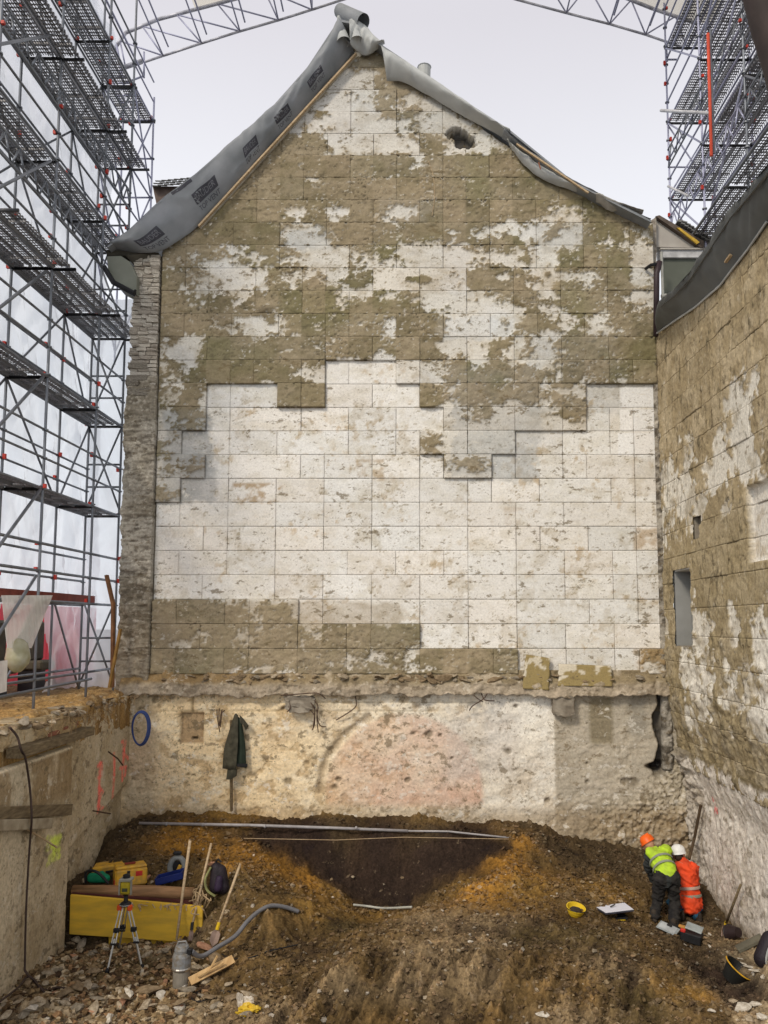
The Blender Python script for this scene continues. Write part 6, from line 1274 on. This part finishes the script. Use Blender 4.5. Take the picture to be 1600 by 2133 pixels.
for i, y in enumerate(YS):
    for x in (SX, SO):
        zb = -1.45
        for (za, zb2) in [(-1.45, 4.6), (4.6, 10.6), (10.6, ztopL)]: tube_between('standard', (x, y, za), (x, y, zb2), scL, .026)
        for z in LV+[.4]:
            node(scL, (x, y, z)); node(scL, (x, y, z+1)); node(scL, (x, y, z+.5))
for i in range(len(YS)-1):
    y0, y1 = YS[i], YS[i+1]
    for z in LV:
        deck(scL, SO+.05, SX-.04, y0, y1, z)
        if z >= 4.3: deck(scL, SX+.04, SX+.36, y0, y1, z-.02) if z in (6.4, 10.4) else None
        for x in (SX, SO):
            for dz in ((.5, 1.0) if z < 14 else (.5,)): tube_between('guard_rail', (x, y0, z+dz), (x, y1, z+dz), scL, .022)
            tube_between('ledger', (x, y0, z-.04), (x, y1, z-.04), scL, .024)
    for z in (.40, .92, 1.4, -.95):
        tube_between('ledger', (SX, y0, z), (SX, y1, z), scL, .026); tube_between('ledger', (SO, y0, z), (SO, y1, z), scL, .024)
    # toe boards
    for z in LV[:5]:
        mb = MB(); mb.box((SO+.03, (y0+y1)/2, z+.08), (.025, y1-y0-.05, .15)); mb.build('toe_board', DKST if i % 2 else STEEL, scL)
    # diagonals on the outer face
    for k, z in enumerate([-1.4]+LV[:-1]):
        a, b = ((y0, y1) if (k+i) % 2 else (y1, y0))
        if i >= 0: tube_between('brace', (SO, a, z), (SO, b, z+1.95), scL, .022)
# cross braces at the end bay and long outriggers on the inner side
for z in [-1.4]+LV[:-1]:
    tube_between('brace', (SX, YS[-1], z+.1), (SO, YS[-1], z+1.95), scL, .022); tube_between('brace', (SO, YS[-1], z+.1), (SX, YS[-1], z+1.95), scL, .022)
    for dz in (.5, 1.0): tube_between('end_rail', (SX, YS[-1], z+.1+dz), (SO, YS[-1], z+.1+dz), scL, .022)
for (x0, y0_, x1, y1_, Yb) in [(0, 92, 114, 72, 14.1), (0, 390, 105, 335, 14.1), (0, 640, 96, 565, 14.1), (-5, 890, 90, 785, 14.1), (0, 1135, 84, 1020, 14.1), (-5, 1325, 75, 1200, 14.1), (0, 1452, 190, 1414, 16.3)]:
    a = PX(x1, y1_, SX+.03); b = PX(x0, y0_, SX+.45 if Yb < 15 else SX+.1); tube_between('outrigger', a, b+(b-a)*.3, scL, .026)
# lattice girders between the upper lifts
def lattice(parent, a, b, h_, n, r=.018, m=STEEL):
    a, b = Vector(a), Vector(b); up = Vector((0, 0, h_)); tube_between('girder_chord', a, b, parent, r+.006, m); tube_between('girder_chord', a+up, b+up, parent, r+.006, m)
    for i in range(n): p = a.lerp(b, i/n); q = a.lerp(b, (i+.5)/n)+up; s = a.lerp(b, (i+1)/n); tube_between('girder_web', p, q, parent, r, m); tube_between('girder_web', q, s, parent, r, m)
lattice(scL, (SX+.02, 12.0, 7.35), (SX+.02, 17.75, 7.35), .42, 12); lattice(scL, (SX+.02, 12.0, 9.35), (SX+.02, 17.75, 9.35), .42, 12)
# upper bays running on behind the gable
for y in (19.1,):
    for x in (SX+.02, SO): tube_between('standard', (x, y, 6.2), (x, y, 13.0), scL, .024, STEELB); [node(scL, (x, y, z)) for z in (7.4, 8.4, 9.4, 10.4, 11.4, 12.4)]
for z in (8.4, 10.4, 12.4):
    for x in (SX, SO):
        tube_between('ledger', (x, 17.75, z), (x, 19.1, z), scL, .022, STEELB)
        for dz in (.5, 1.0): tube_between('guard_rail', (x, 17.75, z+dz), (x, 19.1, z+dz), scL, .02, STEELB)
        tube_between('brace', (x, 17.75, z), (x, 19.1, z-1.9), scL, .02, STEELB)
    for y in (19.1,): tube_between('transom', (SX, y, z), (SO, y, z), scL, .022, STEELB); tube_between('transom', (SX, y, z-1), (SO, y, z-1), scL, .022, STEELB); tube_between('brace', (SX, y, z), (SO, y, z-1.9), scL, .02, STEELB)
deck(scL, SO, SX, 17.8, 19.1, 12.4)
# stair rungs climbing beside the upper scaffold
for i in range(16): p = PY(180+i*6.3, 30+i*13, 19.4); tube_between('ladder_rung', p+Vector((-.25,0,0)), p+Vector((.25,0,0)), scL, .022, STEELB)
for s in (-.25, .25): tube_between('ladder_rail', PY(178,20,19.4)+Vector((s,0,0)), PY(282,232,19.4)+Vector((s,0,0)), scL, .022, STEELB)
# reddish toe board low down
mb = MB(); mb.box((SO+.35, 14.9, .52), (.04, 5.2, .15)); mb.build('toe_board', mat('red_brown_board', (.25, .06, .04), bump=.1), scL)

def sheeting(name, P0, P1, z0, z1, nU, nV, axis, seed, label, m=FILM, amp=.10):
    u = np.linspace(0, 1, nU); v = np.linspace(0, 1, nV); U, V_ = np.meshgrid(u, v)
    X = P0[0]+(P1[0]-P0[0])*U; Y = P0[1]+(P1[1]-P0[1])*U; Z = z0+(z1-z0)*V_; n_ = fbm((X+Y)*1.6+Z*.5, Z*.5-Y*.3, 1.0, 4, seed, .55)+.5*fbm((X+Y)*4+Z*1.7, Z*1.2, 1, 2, seed+1)+.5*(1-np.abs(fbm((X+Y)*1.2-Z*.9, Z*.35+Y*.2, 1, 3, seed+2)))**4
    if axis == 'x': X = X+amp*n_
    else: Y = Y+amp*n_
    mk_ = None
    if axis == 'x': q_ = (Z > .28+.10*n_) | (Y > 16.7+.1*n_); mk_ = q_[:-1, :-1]
    o = grid_obj(name, np.stack([X, Y, Z], -1), np.ones(X.shape+(3,)), m, None, mask=mk_); tag(o, label, 'sheeting'); return o
sheeting('scaffold_sheeting', (SO-.35, 13.4), (SO-.35, 19.3), -1.45, 14.8, 150, 170, 'x', 141, 'translucent white sheeting stretched behind the left scaffold')
sheeting('scaffold_sheeting', (SO-.35, 18.6), (-5.98, 18.3), -1.45, 7.6, 36, 110, 'y', 151, 'narrow white sheeting closing the gap between scaffold and brick pier')
# red hoarding and parked equipment behind the sheeting
hb_ = MB()
hd_ = empty('red_hoarding', (-9.2, 16, -1.7), 'bright red hoarding seen through the sheeting at the foot of the scaffold', 'hoarding')
for i in range(14): mb = MB(); mb.box((-9.15, 9.5+i*1.02, -.55), (.04, 1.0, 2.0)); mb.build('hoarding_board', mat('bright_red_paint', (.78, .02, .05), rough=.5, var=.05, bump=0), hd_)
for i, y in enumerate((15.6, 17.2)):
    e = empty('seat_block', (-8.3, y, -1.4), ['dark olive padded block before the red hoarding, left of the water bag', 'dark olive padded block before the red hoarding, right of the water bag'][i], 'seat')
    OLV = mat('dark_olive_fabric', (.09, .075, .05), rough=.8); roundbox('backrest', (-8.05, y, -.35), (.22, .62, .85), OLV, e, None, .06); roundbox('seat', (-7.95, y, -.85), (.5, .62, .2), OLV, e, None, .04); roundbox('base', (-8.05, y, -1.2), (.35, .5, .5), DARK, e, None, .01)
# water-filled plastic bag hanging in the scaffold
wbz = PX(36, 1372, -6.3); wb_ = empty('water_bag', wbz, 'clear plastic sheet bulging with greenish water hanging in the scaffold', 'bag')
blob('water_belly', [(wbz+Vector((0,0,.16)), wbz+Vector((0,.02,.0)), .17, .19), (wbz, wbz+Vector((0,0,-.10)), .19, .13)], mat('greenish_water', (.40, .38, .28), col2=(.30, .28, .16), rough=.2, bump=0), wb_, .03, 2)
quadslab([PX(4,1240,-6.35), PX(110,1240,-6.5), PX(66,1350,-6.3), PX(16,1350,-6.3)], .01, 'sheet', BAGF, wb_, 0); quadslab([PX(75,1248,-6.45), PX(98,1246,-6.5), PX(62,1340,-6.28), PX(36,1330,-6.3)], .01, 'sheet', BAGF, wb_, 0)
quadslab([PX(-20,1380,-6.3), PX(16,1375,-6.3), PX(14,1440,-6.3), PX(-20,1450,-6.3)], .01, 'sheet', BAGF, wb_, 0)
# two brown posts leaning at the pier
mb = MB(); mb.beam(PY(222,1198,16.2), PY(236,1260,16.2), .12, .05); mb.beam(PY(236,1255,16.2), PY(234,1432,16.2), .11, .05); tag(mb.build('broken_post', mat('brown_post', (.26, .12, .05), col2=(.14, .065, .03), bump=.2), None), 'broken brown timber post leaning at the foot of the brick pier', 'post')
mb = MB(); mb.beam(PY(251,1310,16.0), PY(228,1432,16.0), .09, .04); tag(mb.build('slanting_board', mat('ochre_board', (.34, .19, .05)), None), 'ochre board slanting behind the broken post', 'board')

# right scaffold, standing behind the right wall
scR = empty('scaffold', (7, 18, 6), 'scaffold with stacked perforated decks rising above the right wall', 'scaffold')
RX0, RX1 = 6.25, 7.35; YR = [10.2, 12.4, 14.7, 17.0, 19.3]
for y in YR:
    for x in (RX0, RX1): tube_between('standard', (x, y, 7.2 if y > 18 else 6.6), (x, y, 17.5), scR, .024, STEELB if y > 16 else STEEL); [node(scR, (x, y, z)) for z in np.arange(8, 16, .5)]
for i in range(len(YR)-1):
    y0, y1 = YR[i], YR[i+1]; m_ = STEELB if i >= 2 else STEEL
    for z in (10.5, 12.5, 14.5):
        deck(scR, RX0+.03, RX1-.03, y0, y1, z)
        if z == 12.5: deck(scR, RX1+.05, RX1+1.1, y0, y1, z)
        for x in (RX0, RX1):
            for dz in (.5, 1.0): tube_between('guard_rail', (x, y0, z+dz), (x, y1, z+dz), scR, .022, m_)
            tube_between('ledger', (x, y0, z-.04), (x, y1, z-.04), scR, .024, m_)
        a, b = (y0, y1) if i % 2 else (y1, y0); tube_between('brace', (RX0, a, z-2), (RX0, b, z-.05), scR, .022, m_)
    lattice(scR, (RX0-.02, y0, 9.55), (RX0-.02, y1, 9.55), .45, 4, .016, m_); lattice(scR, (RX0-.02, y0, 11.3), (RX0-.02, y1, 11.3), .45, 4, .016, STEEL)
for y in (19.3,):
    for z in (8.5, 9.5, 11.3): tube_between('transom', (RX0, y, z), (RX1, y, z), scR, .022, STEELB)
    tube_between('brace', (RX0, y, 10.4), (RX1, y, 8.5), scR, .02, STEELB); tube_between('brace', (RX1, y, 12.4), (RX0, y, 10.6), scR, .02, STEELB); tube_between('brace', (RX0, y, 12.4), (RX1, y, 10.6), scR, .02, STEELB)
# lower cantilevered deck over the side roof
for i in range(3):
    y0, y1 = 10.4+i*2.3, 12.7+i*2.3; deck(scR, 5.95, 7.3, y0, y1, 8.42); tube_between('ledger', (5.93, y0, 8.36), (5.93, y1, 8.36), scR, .03); tube_between('ledger', (7.0, y0, 8.3), (7.0, y1, 8.3), scR, .03)
for x in (6.3, 7.0): tube_between('standard', (x, 17.3, 6.4), (x, 17.3, 8.4), scR, .024, STEELB)
tube_between('brace', (6.1, 17.3, 8.35), (7.0, 17.3, 7.5), scR, .024); tube_between('red_prop', (6.85, 17.25, 6.6), (6.85, 17.25, 8.4), scR, .024, REDP)
tube_between('red_prop', PY(1475,70,15.6), PY(1482,325,15.6), scR, .034, mat('orange_red_strap', (.75, .10, .05), rough=.6, bump=0)); tube_between('standard', PY(1480,60,15.7), PY(1488,320,15.7), scR, .024)
tube_between('outrigger', PY(1377,230,18.6), PY(1486,236,15.8), scR, .035, mat('white_tube', (.6, .6, .62), bump=0)); tube_between('outrigger', PY(1392,388,19.0), PY(1434,408,17.6), scR, .03, MATS['white_tube'])
for key, (m1_, m2_, par) in wedge.items():
    if m1_.v: m1_.build('coupler_rosettes', STEEL, par)['kind'] = 'stuff'
    if m2_.v: m2_.build('red_coupler_wedges', mat('red_wedge', (.62, .05, .03), rough=.5, bump=0), par)['kind'] = 'stuff'

# temporary roof: arched lattice girder and cream covers
tr = empty('roof_truss', PY(880, -50, 19.5), 'arched lattice girder of the temporary roof spanning above the gable', 'truss'); Yr = 19.5
bot = catmull([PY(x, y, Yr) for x, y in [(262,142),(340,116),(420,90),(500,65),(580,42),(650,20),(715,-1),(800,-30),(890,-45),(980,-28),(1080,0),(1180,27),(1270,50),(1345,72),(1432,102)]], 1)
top = catmull([PY(x, y, Yr) for x, y in [(238,102),(262,68),(330,40),(405,20),(500,-5),(600,-38),(700,-68),(800,-95),(890,-108),(980,-95),(1080,-68),(1180,-42),(1270,-18),(1360,18),(1455,50)]], 1)
for L, r in ((bot, .03), (top, .045)):
    for a, b in zip(L[:-1], L[1:]): tube_between('chord', a, b, tr, r, MATS.get('pale_steel') or mat('pale_steel', (.55, .55, .60), rough=.5, metal=.3, bump=0))
for i in range(len(bot)-1):
    t0 = top[min(i, len(top)-1)]; t1 = top[i+1]; m = t0.lerp(t1, .5); tube_between('web', bot[i], m, tr, .02, STEELB); tube_between('web', m, bot[i+1], tr, .02, STEELB)
for i, p in enumerate(bot[1:-1:1]):
    if 6 <= i <= 6: continue
    tube_between('purlin', p, p+Vector((0, -8.5, .15)), tr, .02, STEELB)
    if i < 4 or i > 10: tube_between('purlin', p+Vector((.12,0,.25)), p+Vector((.12,-8.5,.45)), tr, .022, STEELB)
for (x, y) in [(300,160),(262,150),(1388,125),(1432,103),(1395,98)]:
    p = PY(x, y, Yr-.1); tube_between('purlin', p, p+Vector((0, -9, .1)), tr, .026, STEELB)
tube_between('end_tube', PY(300,108,Yr), PY(300,162,Yr), tr, .024, STEELB); tube_between('end_tube', PY(262,172,Yr), PY(300,158,Yr), tr, .024, STEELB); tube_between('end_tube', PY(1388,88,Yr), PY(1390,128,Yr), tr, .024, STEELB); tube_between('end_tube', PY(1388,124,Yr), PY(1412,124,Yr), tr, .024, STEELB)
tube_between('chord', PY(242,90,Yr), PY(258,178,Yr-.4), tr, .03, STEELB); tube_between('chord', PY(300,125,Yr-.3), PY(252,142,Yr-.3), tr, .05, MATS['pale_steel'])
cn_ = top[3:]+[top[-1]+Vector((.3,0,-.1))]; rows = [[p+Vector((0, -.0-1.25*j, .06+.05*math.sin(j*1.6))) for p in cn_] for j in range(5)]
P = np.array([[list(p) for p in r] for r in rows]); o = grid_obj('roof_cover', P, np.ones(P.shape), CANOPY, None, smooth=True); tag(o, 'cream membrane cover on the temporary roof at the top of the picture', 'roof cover')
# thick dark cable bundle hanging close by at the upper right corner
mb = MB(); mb.tube(catmull([PY(1545,-160,6.0), PY(1575,-40,6.0), PY(1598,50,6.0), PY(1628,150,6.0), PY(1660,300,6.0)], 8), .125, 20); tag(mb.build('hanging_duct', mat('dark_brown_rubber', (.05, .035, .03), rough=.7, bump=.05), None, smooth=True), 'thick dark brown tube close to the camera in the upper right corner', 'tube')
